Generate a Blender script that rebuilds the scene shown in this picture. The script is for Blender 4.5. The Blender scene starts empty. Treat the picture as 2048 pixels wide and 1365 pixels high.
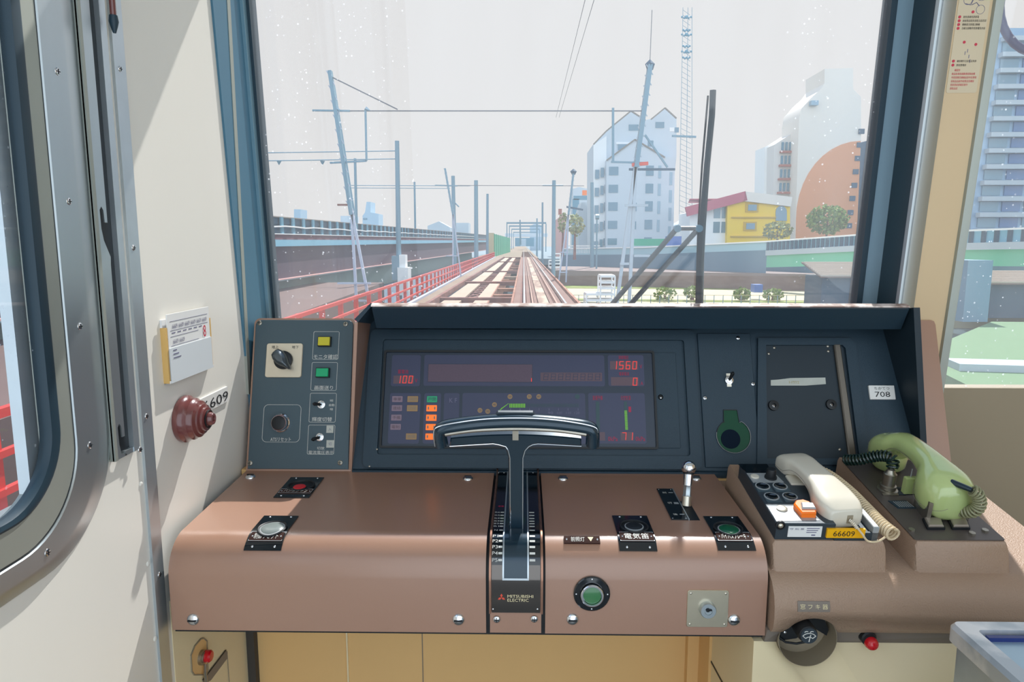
import bpy, bmesh, math, random
from mathutils import Vector as V, Matrix, Euler, noise
random.seed(7)
sc = bpy.context.scene
COL = sc.collection
R = math.radians
# ------------------------------------------------------------ camera, sky, sun, exposure
CZ = 1.25                                   # eye height above the cab floor
cam = bpy.data.objects.new('camera', bpy.data.cameras.new('camera'))
COL.objects.link(cam)
cam.data.sensor_width = 36.0
cam.data.lens = 36.0 * 1365 / 2048
cam.data.clip_start = 0.02
cam.data.clip_end = 3000
cam.location = (0, 0, CZ)
cam.rotation_euler = (R(90 - 8.03), 0, R(0.965))
sc.camera = cam
CM = Euler(cam.rotation_euler).to_matrix()

world = bpy.data.worlds.new('sky')
sc.world = world
world.use_nodes = True
nt = world.node_tree
nt.nodes.clear()
wo = nt.nodes.new('ShaderNodeOutputWorld')
bg = nt.nodes.new('ShaderNodeBackground')
tc = nt.nodes.new('ShaderNodeTexCoord')
sep = nt.nodes.new('ShaderNodeSeparateXYZ')
nt.links.new(tc.outputs['Generated'], sep.inputs[0])
mr = nt.nodes.new('ShaderNodeMapRange')      # hazy white towards the sun; bluer behind, made brighter to fill the cab
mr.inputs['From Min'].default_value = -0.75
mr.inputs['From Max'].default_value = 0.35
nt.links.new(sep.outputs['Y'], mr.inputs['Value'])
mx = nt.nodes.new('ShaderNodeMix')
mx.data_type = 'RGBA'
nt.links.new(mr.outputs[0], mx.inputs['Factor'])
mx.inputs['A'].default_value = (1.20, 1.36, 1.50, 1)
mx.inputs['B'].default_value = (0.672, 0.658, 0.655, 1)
mz = nt.nodes.new('ShaderNodeMapRange')      # bluer overhead
mz.inputs['From Min'].default_value = 0.50
mz.inputs['From Max'].default_value = 0.85
nt.links.new(sep.outputs['Z'], mz.inputs['Value'])
my = nt.nodes.new('ShaderNodeMix')
my.data_type = 'RGBA'
nt.links.new(mz.outputs[0], my.inputs['Factor'])
nt.links.new(mx.outputs['Result'], my.inputs['A'])
my.inputs['B'].default_value = (0.42, 0.66, 1.05, 1)
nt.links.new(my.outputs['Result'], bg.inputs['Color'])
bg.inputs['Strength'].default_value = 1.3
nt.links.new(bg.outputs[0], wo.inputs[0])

SUN = V((0.30, 1.0, 1.26)).normalized()      # towards the sun: ahead, high, slightly right
sun = bpy.data.objects.new('sun', bpy.data.lights.new('sun', 'SUN'))
COL.objects.link(sun)
sun.data.energy = 7.5
sun.data.color = (1.0, 0.97, 0.93)
sun.data.angle = R(0.6)
sun.rotation_euler = SUN.to_track_quat('Z', 'Y').to_euler()
sc.view_settings.view_transform = 'Standard'
sc.view_settings.look = 'None'
sc.view_settings.gamma = 1.0
sc.view_settings.exposure = 0.0
sc.view_settings.use_curve_mapping = False
sc.cycles.max_bounces = 10
sc.cycles.transparent_max_bounces = 24
sc.cycles.sample_clamp_indirect = 4.0

# ------------------------------------------------------------ pixel rays and frames
PF_, PX_, PY_ = 1365.0, 1024.0, 682.5
def ray(px, py):
    return CM @ V(((px - PX_) / PF_, (PY_ - py) / PF_, -1.0))
def at(px, py, Y):                           # the point of the place seen at a pixel, Y metres ahead
    d = ray(px, py)
    return V((0, 0, CZ)) + d * (Y / d.y)
def gx(px, Y): return at(px, 490, Y).x
def gz(py, Y): return at(1047, py, Y).z
class Plane:
    def __init__(s, o, eu, ev):
        s.o = V(o); s.eu = V(eu).normalized(); s.ev = V(ev).normalized(); s.n = s.eu.cross(s.ev).normalized()
    def __call__(s, u, v, h=0.0):
        return s.o + s.eu * u + s.ev * v + s.n * h
    def up(s, h):
        return Plane(s.o + s.n * h, s.eu, s.ev)
    def inv(s, px, py):
        d = ray(px, py); c = V((0, 0, CZ))
        p = c + d * ((s.o - c).dot(s.n) / d.dot(s.n)) - s.o
        return p.dot(s.eu), p.dot(s.ev)
    def box(s, x0, y0, x1, y1):              # pixel box -> u0,u1,v0,v1
        xm, ym = (x0 + x1) / 2, (y0 + y1) / 2
        return s.inv(x0, ym)[0], s.inv(x1, ym)[0], s.inv(xm, y1)[1], s.inv(xm, y0)[1]
class Bent:                                  # a profile in Y,z swept along x: u = x, v = arc length
    def __init__(s, prof):
        s.p = [V((a, b)) for a, b in prof]; s.l = [0]
        for a, b in zip(s.p, s.p[1:]): s.l.append(s.l[-1] + (b - a).length)
    def nrm(s, i):
        i = max(0, min(len(s.p) - 2, i)); d = (s.p[i + 1] - s.p[i]).normalized()
        return V((-d.y, d.x))
    def __call__(s, u, v, h=0.0):
        i = 0
        while i < len(s.l) - 2 and v > s.l[i + 1]: i += 1
        f = (v - s.l[i]) / (s.l[i + 1] - s.l[i]); q = s.p[i].lerp(s.p[i + 1], f)
        g = max(0.0, min(1.0, f))
        n0 = (s.nrm(i) + s.nrm(i - 1)).normalized() if i > 0 else s.nrm(i)
        n1 = (s.nrm(i) + s.nrm(i + 1)).normalized()
        n = n0.lerp(n1, g).normalized(); q = q + n * h
        return V((u, q.x, q.y + CZ))
    def inv(s, px, py):
        d = ray(px, py); best = None
        for i in range(len(s.p) - 1):
            a = s.p[i]; e = s.p[i + 1] - a; det = -d.y * e.y + d.z * e.x
            if abs(det) < 1e-12: continue
            t = (-a.x * e.y + a.y * e.x) / det
            f = (d.y * a.y - d.z * a.x) / det
            if t > 0 and -1e-6 <= f <= 1 + 1e-6 and (best is None or t < best[0]): best = (t, s.l[i] + f * e.length)
        if best is None: return (d.x / d.y * s.p[-1].x, s.l[-1])
        return d.x * best[0], best[1]
    box = Plane.box

# ------------------------------------------------------------ materials
def lin(c):
    if isinstance(c, str): c = tuple(int(c[i:i + 2], 16) for i in (1, 3, 5))
    return tuple((x / 255 / 12.92 if x <= 10.3 else ((x / 255 + .055) / 1.055) ** 2.4) for x in c)
MATS = {}
def mat(name, c, rough=.5, metal=0.0, var=0.0, vs=8.0, bump=0.0, bs=200.0, emit=None, es=1.0, spec=.5, coat=0.0, c2=None, stretch=None, cr=.08):
    if name in MATS: return MATS[name]
    m = bpy.data.materials.new(name); m.use_nodes = True; MATS[name] = m
    n = m.node_tree; b = n.nodes['Principled BSDF']; c = lin(c)
    b.inputs['Base Color'].default_value = (*c, 1); b.inputs['Roughness'].default_value = rough
    b.inputs['Metallic'].default_value = metal; b.inputs['Specular IOR Level'].default_value = spec
    b.inputs['Coat Weight'].default_value = coat; b.inputs['Coat Roughness'].default_value = cr
    if emit: b.inputs['Emission Color'].default_value = (*lin(emit), 1); b.inputs['Emission Strength'].default_value = es
    tcn = n.nodes.new('ShaderNodeTexCoord'); mp = n.nodes.new('ShaderNodeMapping'); n.links.new(tcn.outputs['Object'], mp.inputs[0])
    if stretch: mp.inputs['Scale'].default_value = stretch
    if var or c2:
        nz = n.nodes.new('ShaderNodeTexNoise'); nz.inputs['Scale'].default_value = vs; nz.inputs['Detail'].default_value = 6
        n.links.new(mp.outputs[0], nz.inputs[0])
        mxn = n.nodes.new('ShaderNodeMix'); mxn.data_type = 'RGBA'
        if c2:
            mp2 = n.nodes.new('ShaderNodeMapRange'); mp2.inputs[1].default_value = .42; mp2.inputs[2].default_value = .62
            n.links.new(nz.outputs[0], mp2.inputs[0]); n.links.new(mp2.outputs[0], mxn.inputs['Factor'])
            mxn.inputs['A'].default_value = (*c, 1); mxn.inputs['B'].default_value = (*lin(c2), 1)
        else:
            n.links.new(nz.outputs[0], mxn.inputs['Factor'])
            mxn.inputs['A'].default_value = (*[x * (1 - var) for x in c], 1); mxn.inputs['B'].default_value = (*[min(1, x * (1 + var)) for x in c], 1)
        n.links.new(mxn.outputs['Result'], b.inputs['Base Color'])
    if bump:
        nb = n.nodes.new('ShaderNodeTexNoise'); nb.inputs['Scale'].default_value = bs; nb.inputs['Detail'].default_value = 3
        n.links.new(mp.outputs[0], nb.inputs[0]); bp = n.nodes.new('ShaderNodeBump'); bp.inputs['Strength'].default_value = bump
        bp.inputs['Distance'].default_value = .001
        n.links.new(nb.outputs[0], bp.inputs['Height']); n.links.new(bp.outputs[0], b.inputs['Normal'])
    return m
def glass_mat(name, dust, drops, tint=(.91, .915, .915), wipe=None):
    m = bpy.data.materials.new(name); m.use_nodes = True; n = m.node_tree; n.nodes.clear(); L = n.links.new
    out = n.nodes.new('ShaderNodeOutputMaterial'); tr = n.nodes.new('ShaderNodeBsdfTransparent'); tr.inputs[0].default_value = (*tint, 1)
    gl = n.nodes.new('ShaderNodeBsdfGlossy'); gl.inputs['Roughness'].default_value = .0
    fr = n.nodes.new('ShaderNodeFresnel'); ge = n.nodes.new('ShaderNodeNewGeometry'); io = n.nodes.new('ShaderNodeMapRange')
    io.inputs[3].default_value = 1.42; io.inputs[4].default_value = 1 / 1.42; L(ge.outputs['Backfacing'], io.inputs[0]); L(io.outputs[0], fr.inputs[0])
    m1 = n.nodes.new('ShaderNodeMixShader'); L(fr.outputs[0], m1.inputs[0]); L(tr.outputs[0], m1.inputs[1]); L(gl.outputs[0], m1.inputs[2])
    tl = n.nodes.new('ShaderNodeBsdfTranslucent'); tl.inputs[0].default_value = (.85, .92, 1, 1)
    df = n.nodes.new('ShaderNodeBsdfDiffuse'); df.inputs[0].default_value = (.9, .93, .96, 1)
    md = n.nodes.new('ShaderNodeMixShader'); md.inputs[0].default_value = .25; L(tl.outputs[0], md.inputs[1]); L(df.outputs[0], md.inputs[2])
    t = n.nodes.new('ShaderNodeTexCoord'); nz = n.nodes.new('ShaderNodeTexNoise'); nz.inputs['Scale'].default_value = 5; nz.inputs['Detail'].default_value = 5
    mp = n.nodes.new('ShaderNodeMapping'); L(t.outputs['Object'], mp.inputs[0]); mp.inputs['Scale'].default_value = (3, 1, .5); L(mp.outputs[0], nz.inputs[0])
    a = n.nodes.new('ShaderNodeMapRange'); a.inputs[3].default_value = dust * .5; a.inputs[4].default_value = dust * 1.5; L(nz.outputs[0], a.inputs[0])
    vo = n.nodes.new('ShaderNodeTexVoronoi'); vo.inputs['Scale'].default_value = 95; L(t.outputs['Object'], vo.inputs['Vector'])
    lt = n.nodes.new('ShaderNodeMath'); lt.operation = 'LESS_THAN'; L(vo.outputs['Distance'], lt.inputs[0])
    cv = n.nodes.new('ShaderNodeSeparateColor'); L(vo.outputs['Color'], cv.inputs[0])     # each cell its own drop size
    sz = n.nodes.new('ShaderNodeMapRange'); sz.inputs[1].default_value = .35; sz.inputs[3].default_value = 0; sz.inputs[4].default_value = .19; L(cv.outputs[0], sz.inputs[0]); L(sz.outputs[0], lt.inputs[1])
    n2 = n.nodes.new('ShaderNodeTexNoise'); n2.inputs['Scale'].default_value = 9; mp3 = n.nodes.new('ShaderNodeMapping'); mp3.inputs['Scale'].default_value = (3, 3, .35); L(t.outputs['Object'], mp3.inputs[0]); L(mp3.outputs[0], n2.inputs[0])
    r2 = n.nodes.new('ShaderNodeMapRange'); r2.inputs[1].default_value = .42; r2.inputs[2].default_value = .6; r2.inputs[4].default_value = drops; L(n2.outputs[0], r2.inputs[0])
    mu = n.nodes.new('ShaderNodeMath'); mu.operation = 'MULTIPLY'; L(lt.outputs[0], mu.inputs[0]); L(r2.outputs[0], mu.inputs[1])
    last = mu.outputs[0]
    if wipe:                                   # the wiper keeps a disc of the pane clean (object space x,z)
        sp = n.nodes.new('ShaderNodeSeparateXYZ'); L(t.outputs['Object'], sp.inputs[0])
        w = n.nodes.new('ShaderNodeMath'); w.operation = 'GREATER_THAN'
        cx = n.nodes.new('ShaderNodeMath'); cx.operation = 'ADD'; cx.inputs[1].default_value = -wipe[0]; L(sp.outputs[0], cx.inputs[0])
        ax = n.nodes.new('ShaderNodeMath'); ax.operation = 'ABSOLUTE'; L(cx.outputs[0], ax.inputs[0]); L(ax.outputs[0], w.inputs[0]); w.inputs[1].default_value = wipe[1]
        m2 = n.nodes.new('ShaderNodeMath'); m2.operation = 'MULTIPLY'; L(last, m2.inputs[0]); L(w.outputs[0], m2.inputs[1]); last = m2.outputs[0]
    ad = n.nodes.new('ShaderNodeMath'); ad.operation = 'ADD'; ad.use_clamp = True; L(a.outputs[0], ad.inputs[0]); L(last, ad.inputs[1])
    m3 = n.nodes.new('ShaderNodeMixShader'); L(ad.outputs[0], m3.inputs[0]); L(m1.outputs[0], m3.inputs[1]); L(md.outputs[0], m3.inputs[2])
    L(m3.outputs[0], out.inputs[0]); MATS[name] = m
    return m

# ------------------------------------------------------------ mesh builder
ident = lambda u, v, h=0.0: V((u, v, h))
ROOTLOC = {}
class M:
    def __init__(s, fr=None): s.bm = bmesh.new(); s.fr = fr or ident
    def vs(s, pts): return [s.bm.verts.new(s.fr(*p)) for p in pts]
    def face(s, vv):
        try: return s.bm.faces.new(vv)
        except ValueError: return None
    def quad(s, *pts): s.face(s.vs(pts)); return s
    def box(s, x0, x1, y0, y1, z0, z1):
        v = s.vs([(x0, y0, z0), (x1, y0, z0), (x1, y1, z0), (x0, y1, z0), (x0, y0, z1), (x1, y0, z1), (x1, y1, z1), (x0, y1, z1)])
        for f in ((3, 2, 1, 0), (4, 5, 6, 7), (0, 1, 5, 4), (1, 2, 6, 5), (2, 3, 7, 6), (3, 0, 4, 7)): s.face([v[i] for i in f])
        return s
    def cbox(s, x, y, z, dx, dy, dz): return s.box(x - dx / 2, x + dx / 2, y - dy / 2, y + dy / 2, z - dz / 2, z + dz / 2)
    def rings(s, rs, caps=True, close=True):
        vv = [s.vs(r) for r in rs]; k = len(vv[0])
        for a, b in zip(vv, vv[1:]):
            for i in range(k if close else k - 1): s.face([a[i], a[(i + 1) % k], b[(i + 1) % k], b[i]])
        if caps: s.face(vv[0][::-1]); s.face(vv[-1])
        return s
    def prism(s, poly, h0, h1, ch=0.0):
        P = list(poly)
        if sum(a[0] * b[1] - b[0] * a[1] for a, b in zip(P, P[1:] + P[:1])) < 0: P.reverse()
        r = [[(x, y, h0) for x, y in P], [(x, y, h1 - ch) for x, y in P]]
        if ch: r.append([(x, y, h1) for x, y in inset(P, ch)])
        return s.rings(r)
    def ring(s, outer, inner, h0, h1):
        k = len(outer); a = s.vs([(*p, h0) for p in outer]); b = s.vs([(*p, h1) for p in outer]); c = s.vs([(*p, h1) for p in inner]); d = s.vs([(*p, h0) for p in inner])
        for i in range(k):
            j = (i + 1) % k
            for A, B in ((a, b), (b, c), (c, d), (d, a)): s.face([A[i], A[j], B[j], B[i]])
        return s
    def rrect(s, u0, u1, v0, v1, r, h0, h1, ch=0.0): return s.prism(rr(u0, u1, v0, v1, r), h0, h1, ch)
    def rring(s, u0, u1, v0, v1, r, w, h0, h1): return s.ring(rr(u0, u1, v0, v1, r), rr(u0 + w, u1 - w, v0 + w, v1 - w, max(r - w, .0002)), h0, h1)
    def grid(s, u0, u1, v0, v1, h0, h1, nu=1, nv=12):
        rs = []
        for j in range(nv + 1):
            v = v0 + (v1 - v0) * j / nv
            rs.append([(u0 + (u1 - u0) * i / nu, v, h1) for i in range(nu + 1)] + [(u0 + (u1 - u0) * i / nu, v, h0) for i in range(nu, -1, -1)])
        return s.rings(rs)
    def lathe(s, cu, cv, prof, seg=28, sx=1.0, sy=1.0):
        return s.rings([[(cu + r * sx * math.cos(2 * math.pi * i / seg), cv + r * sy * math.sin(2 * math.pi * i / seg), h) for i in range(seg)] for r, h in prof])
    def disc(s, cu, cv, r, h0, h1, seg=24, ch=0.0):
        return s.lathe(cu, cv, [(r, h0), (r, h1 - ch), (max(r - ch, r * .2), h1)] if ch else [(r, h0), (r, h1)], seg)
    def dome(s, cu, cv, r, h0, k=.5, seg=20):
        return s.lathe(cu, cv, [(r, h0)] + [(r * math.cos(a), h0 + r * k * math.sin(a)) for a in (.2, .5, .8, 1.1, 1.35)] + [(r * .02, h0 + r * k)], seg)
    def ball(s, c, r, seg=18, sz=1.0):
        n = 10
        return s.rings([[(c[0] + r * math.sin(math.pi * j / n) * math.cos(2 * math.pi * i / seg), c[1] + r * math.sin(math.pi * j / n) * math.sin(2 * math.pi * i / seg), c[2] - r * sz * math.cos(math.pi * j / n)) for i in range(seg)] for j in [.12] + list(range(1, n)) + [n - .12]])
    def tube(s, pts, r, seg=8, closed=False, flat=1.0, upv=None):
        P = [V(p) for p in pts]; k = len(P); rs = []; rad = r if isinstance(r, (list, tuple)) else [r] * k
        prev = None
        for i, p in enumerate(P):
            t = (P[(i + 1) % k] - P[i - 1]) if closed else (P[min(i + 1, k - 1)] - P[max(i - 1, 0)])
            t = t.normalized() if t.length > 1e-9 else V((0, 0, 1))
            if prev is None:
                a = V(upv) if upv else (V((0, 0, 1)) if abs(t.z) < .9 else V((1, 0, 0)))
                prev = (a - t * a.dot(t)).normalized()
            else: prev = (prev - t * prev.dot(t)).normalized()
            b = t.cross(prev)
            rs.append([tuple(p + prev * (rad[i] * flat * math.cos(2 * math.pi * j / seg)) + b * (rad[i] * math.sin(2 * math.pi * j / seg))) for j in range(seg)])
        if closed: rs.append(rs[0]); return s.rings(rs, caps=False)
        return s.rings(rs)
    def bar(s, p, q, w, d=None):             # square bar between two points
        p, q = V(p), V(q); t = (q - p).normalized(); a = V((0, 0, 1)) if abs(t.z) < .9 else V((0, 1, 0))
        x = t.cross(a).normalized() * w / 2; y = x.cross(t).normalized() * (d or w) / 2
        return s.rings([[tuple(c + x + y), tuple(c - x + y), tuple(c - x - y), tuple(c + x - y)] for c in (p, q)])
    def text(s, body, cu, cv, hh, ww=None, h=0.0005, th=0.0, align='C', sub=0, shear=0.0):
        me = text_mesh(body); xs = [v.co.x for v in me.vertices]; ys = [v.co.y for v in me.vertices]
        if not xs: return s
        x0, x1, y0, y1 = min(xs), max(xs), min(ys), max(ys); sy = hh / (y1 - y0); sx = (ww / (x1 - x0)) if ww else sy
        if align == 'C': ox = cu - (x0 + x1) / 2 * sx
        else: ox = cu - x0 * sx
        oy = cv - (y0 + y1) / 2 * sy
        vv = [s.bm.verts.new(s.fr(v.co.x * sx + ox + shear * v.co.y * sy, v.co.y * sy + oy, h)) for v in me.vertices]
        for p in me.polygons: s.face([vv[i] for i in p.vertices])
        return s
    def build(s, name, m, parent=None, label=None, category=None, group=None, kind=None, flip=True, smooth=35):
        bm = s.bm
        if flip: bmesh.ops.recalc_face_normals(bm, faces=bm.faces)
        off = V((0, 0, 0))
        if parent is not None:
            off = ROOTLOC.get(parent.name, V((0, 0, 0)))
        elif bm.verts:
            xs = [v.co.x for v in bm.verts]; ys = [v.co.y for v in bm.verts]; zs = [v.co.z for v in bm.verts]
            off = V(((min(xs) + max(xs)) / 2, (min(ys) + max(ys)) / 2, min(zs)))
        for v in bm.verts: v.co -= off
        if smooth:
            for f in bm.faces: f.smooth = True
            for e in bm.edges:
                e.smooth = not (len(e.link_faces) == 2 and e.calc_face_angle(0) > R(smooth))
        me = bpy.data.meshes.new(name); bm.to_mesh(me); bm.free()
        me.materials.append(MATS[m] if isinstance(m, str) else m)
        o = bpy.data.objects.new(name, me); COL.objects.link(o)
        if parent is not None: o.parent = parent
        else: o.location = off
        ROOTLOC[o.name] = off
        tag(o, label, category, group, kind)
        return o
def tag(o, label=None, category=None, group=None, kind=None):
    if label: o['label'] = label
    if category: o['category'] = category
    if group: o['group'] = group
    if kind: o['kind'] = kind
    return o
def thing(name, label, category, loc, group=None, kind=None):
    o = bpy.data.objects.new(name, None); COL.objects.link(o); o.location = loc; o.empty_display_size = .05
    ROOTLOC[o.name] = V(loc); return tag(o, label, category, group, kind)
def rr(u0, u1, v0, v1, r, n=6):
    r = min(r, abs(u1 - u0) / 2 * .999, abs(v1 - v0) / 2 * .999); P = []
    for cx, cy, a in ((u1 - r, v1 - r, 0), (u0 + r, v1 - r, 90), (u0 + r, v0 + r, 180), (u1 - r, v0 + r, 270)):
        for i in range(n + 1): P.append((cx + r * math.cos(R(a + 90 * i / n)), cy + r * math.sin(R(a + 90 * i / n))))
    return P
def inset(P, d):
    k = len(P); out = []
    for i in range(k):
        a, b, c = V(P[i - 1]), V(P[i]), V(P[(i + 1) % k]); e1 = (b - a); e2 = (c - b)
        if e1.length < 1e-9: e1 = e2
        if e2.length < 1e-9: e2 = e1
        e1.normalize(); e2.normalize(); n1, n2 = V((-e1.y, e1.x)), V((-e2.y, e2.x)); m = n1 + n2
        m = m / max(m.dot(n1), .3) if m.length > 1e-6 else n1
        out.append(tuple(b + m * d))
    return out
_TX = {}
def text_mesh(body):
    if body not in _TX:
        cu = bpy.data.curves.new('txt', 'FONT'); cu.body = body; cu.size = 1; cu.resolution_u = 2
        o = bpy.data.objects.new('txt', cu); _TX[body] = bpy.data.meshes.new_from_object(o)
        bpy.data.objects.remove(o); bpy.data.curves.remove(cu)
    return _TX[body]
def arc(c, r, a0, a1, n=10): return [(c[0] + r * math.cos(R(a0 + (a1 - a0) * i / n)), c[1] + r * math.sin(R(a0 + (a1 - a0) * i / n))) for i in range(n + 1)]
def smoothpath(pts, n=8):                    # Catmull-Rom
    P = [V(p) for p in pts]; out = []
    for i in range(len(P) - 1):
        p0, p1, p2, p3 = P[max(i - 1, 0)], P[i], P[i + 1], P[min(i + 2, len(P) - 1)]
        for j in range(n):
            t = j / n
            out.append(.5 * ((2 * p1) + (p2 - p0) * t + (2 * p0 - 5 * p1 + 4 * p2 - p3) * t * t + (3 * p1 - p0 - 3 * p2 + p3) * t ** 3))
    out.append(P[-1]); return out
def coil(path, Rc, turns, per=10):
    P = smoothpath(path, 12); L = [0]
    for a, b in zip(P, P[1:]): L.append(L[-1] + (b - a).length)
    out = []; N = int(turns * per); prev = None
    for k in range(N + 1):
        s = L[-1] * k / N; i = 0
        while i < len(L) - 2 and L[i + 1] < s: i += 1
        f = (s - L[i]) / max(L[i + 1] - L[i], 1e-9); p = P[i].lerp(P[i + 1], f); t = (P[i + 1] - P[i]).normalized()
        if prev is None: a = V((0, 0, 1)) if abs(t.z) < .9 else V((1, 0, 0)); prev = (a - t * a.dot(t)).normalized()
        else: prev = (prev - t * prev.dot(t)).normalized()
        b = t.cross(prev); w = 2 * math.pi * k / per
        out.append(p + prev * (Rc * math.cos(w)) + b * (Rc * math.sin(w)))
    return out
def screws(fr, pts, r, parent, name='screw', m='chrome', slot='cross', k=.35, h=0.0):
    for (u, v) in pts:
        o = M(fr).dome(u, v, r, h, k, 16).build(name, m, parent)
        q = M(fr); t = r * k * .93 + h
        q.box(u - r * .65, u + r * .65, v - r * .11, v + r * .11, t - r * .1, t + r * .14)
        if slot == 'cross': q.box(u - r * .11, u + r * .11, v - r * .65, v + r * .65, t - r * .1, t + r * .14)
        q.build('screw_slot', 'blackm', o)
# ------------------------------------------------------------ the materials of the cab
mat('cream', '#ebe7de', .38, var=.03, vs=3, stretch=(1, 1, .2), bump=.05, bs=60)
mat('beige', '#d6bb94', .45, var=.05, vs=4)
mat('ochre', '#ecbf80', .5, var=.05, vs=5, c2=None)
mat('ochre2', '#f2dfb6', .45, var=.04, vs=4)
mat('drab', '#998c76', .6, var=.04, vs=3)
mat('steel', '#b9c2c6', .33, .85, var=.06, vs=20, stretch=(1, 1, .05))
mat('steel_grey', '#a8aca4', .5, .5, var=.06, vs=10)
mat('aluminium', '#c3ccd2', .35, .8, var=.08, vs=25)
mat('chrome', '#e4e6ea', .12, 1.0)
mat('brightmetal', '#d8d0c0', .3, .9, var=.1, vs=40)
mat('gasket', '#1d3644', .5)
mat('frameblue', '#4a7890', .42, .2)
mat('frameblue2', '#7fa3b3', .35, .4)
mat('framegrey', '#90abbb', .38, .2)
mat('framedark', '#1d3440', .45)
mat('brown', '#a37b65', .42, var=.04, vs=3, bump=.12, bs=900, spec=.5, coat=1.0, cr=.24)
mat('browntex', '#a78b76', .42, var=.05, vs=4, bump=.9, bs=420)
mat('brownworn', '#8a6c60', .4, c2='#e8d8d0', vs=40, stretch=(1, 1, 1))
mat('underbrown', '#857a70', .5)
mat('blackm', '#10151a', .5)
mat('panelblack', '#223846', .48, var=.08, vs=5, bump=.4, bs=1200, spec=.45)
mat('linerblack', '#172833', .55)
mat('boxgrey', '#44565f', .42, .1, var=.06, vs=5, bump=.15, bs=900)
mat('displayback', '#12253a', .3)
mat('displaypane', '#353a58', .35)
mat('displaypane2', '#5a4758', .4, var=.12, vs=300)
mat('ledback', '#604a55', .4)
mat('ledred', '#802020', .4, emit='#ff4038', es=.75)
mat('reddim', '#7a1834', .5, emit='#b01c48', es=.32)
mat('ledgreen', '#2a6018', .4, emit='#7fd030', es=.55)
mat('ledoff', '#2c4a50', .4)
mat('lamporange', '#d06018', .4, emit='#ff7a20', es=.62)
mat('lampgreen', '#1f8a62', .4, emit='#20a070', es=.22)
mat('lampoff', '#8a7686', .45)
mat('lampamber', '#a08058', .45)
mat('dimprint', '#6c6a86', .5)
mat('dimamber', '#9a7f52', .5)
mat('stripbrown', '#3a2622', .75, spec=.1)
mat('glossblack', '#0b1218', .1, spec=.6, coat=.4)
mat('handleblue', '#1e3442', .22, .35, coat=.5)
mat('white', '#e8e6e2', .4)
mat('print', '#d2d2cc', .5)
mat('printgold', '#ecdcb0', .4, emit=None)
mat('printblack', '#1c1c1e', .5)
mat('printred', '#c8324a', .5)
mat('red', '#d01020', .25, coat=.5)
mat('redorange', '#e0503a', .4)
mat('yellowbtn', '#c6bc2c', .35)
mat('greenbtn', '#0aa36c', .35)
mat('darkgreen', '#0f5a3c', .3)
mat('darkgreenglass', '#06452c', .35, spec=.2)
mat('greenlens', '#3f7a4c', .2, coat=.5)
mat('greylens', '#7d8684', .3)
mat('knobbrown', '#6e3a38', .22, coat=.6)
mat('paper', '#e6e6e4', .6)
mat('paper2', '#d4dade', .5)
mat('tan', '#d9b06a', .5)
mat('acrylic', '#e9e9ea', .2)
mat('yellow', '#f5b40a', .4)
mat('orange', '#ff7a10', .35, coat=.3)
mat('phonewhite', '#ddd6c6', .28, coat=.35)
mat('phonegreen', '#b6c684', .18, coat=1.0, cr=.03)
mat('cordgreen', '#0e2a26', .25, coat=.4)
mat('cordolive', '#8f8e6c', .4)
mat('cordwhite', '#d8c4a2', .4)
mat('nickel', '#a8a296', .35, .9, var=.15, vs=60)
mat('unitgrey', '#3c464e', .4, .3)
mat('unitlight', '#aeb2b4', .4, .3, var=.05, vs=30)
mat('mirrorplate', '#6a6460', .12, .9)
mat('seatsilver', '#aab6c0', .35, .75, var=.12, vs=40)
glass_mat('windscreen', .042, .42, wipe=(.07, .37))
glass_mat('sideglass', .03, .4)
glass_mat('doorglass', .05, .45)

# ------------------------------------------------------------ the cab itself
WX = -0.56
WF = Plane((WX, 0, CZ), (0, 1, 0), (0, 0, 1))         # left wall: u = Y, v = height above the eye
def uy(px, py): return WF.inv(px, py)
WIN = (0.02, 0.790, -0.300, 0.80)                     # glass opening of the left window
w = M(WF)
t0, t1 = -0.035, 0.0
w.box(-.6, WIN[0] - .0, -1.25, 1.1, t0, t1)
w.box(WIN[0], WIN[1], -1.25, WIN[2], t0, t1)
w.box(WIN[0], WIN[1], WIN[3], 1.1, t0, t1)
w.box(WIN[1], 1.372, -1.25, 1.1, t0, t1)
w.prism([(1.372, -1.25), (1.46, -1.25), (1.46, -.14), (1.385, -.14), (1.372, .1)], t0, t1)
w.build('wall_left', 'cream', kind='structure')
M().box(-.6, 2.2, -.9, 1.6, -.05, 0).build('floor', mat('flooring', '#7d7f7c', .6, var=.1, vs=12), kind='structure')
M().box(-.6, 2.2, -.6, 1.42, CZ + 1.08, CZ + 1.12).build('ceiling', 'cream', kind='structure')
M().box(2.17, 2.2, -.6, 1.6, 0, CZ + 1.1).build('wall_right', 'beige', kind='structure')

# windscreen plane, raked back at the top
WS = Plane((0, 1.497, CZ - .15), (1, 0, 0), (0, -.058, .62))
sl, sr = -.556, .722
M(WS).box(sl, sr, -.30, .86, -.003, .003).build('window_1', 'windscreen', kind='structure')
M(WS).box(sl - .06, 1.9, .855, 1.02, -.05, .12).build('trim_1', 'frameblue', kind='structure')   # header over the windscreen
# left jamb between wall and glass: four bands
j = M(WS).box(sl - .03, sl + .0, -.35, .9, .03, .16).build('trim_2', 'frameblue', kind='structure')
M(WS).box(sl - .03, sl + .006, -.35, .9, .018, .035).build('trim_3', 'frameblue2', kind='structure')
M(WS).box(sl - .03, sl + .012, -.35, .9, -.02, .018).build('trim_4', 'gasket', kind='structure')
M(WF).prism([(1.355, -.3), (1.50, -.3), (1.415, .75), (1.355, .75)], -.02, .0038).build('trim_16', 'frameblue', kind='structure')
M(WF).box(1.343, 1.357, -.3, .9, 0, .005).build('trim_5', 'steel_grey', kind='structure')
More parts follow.
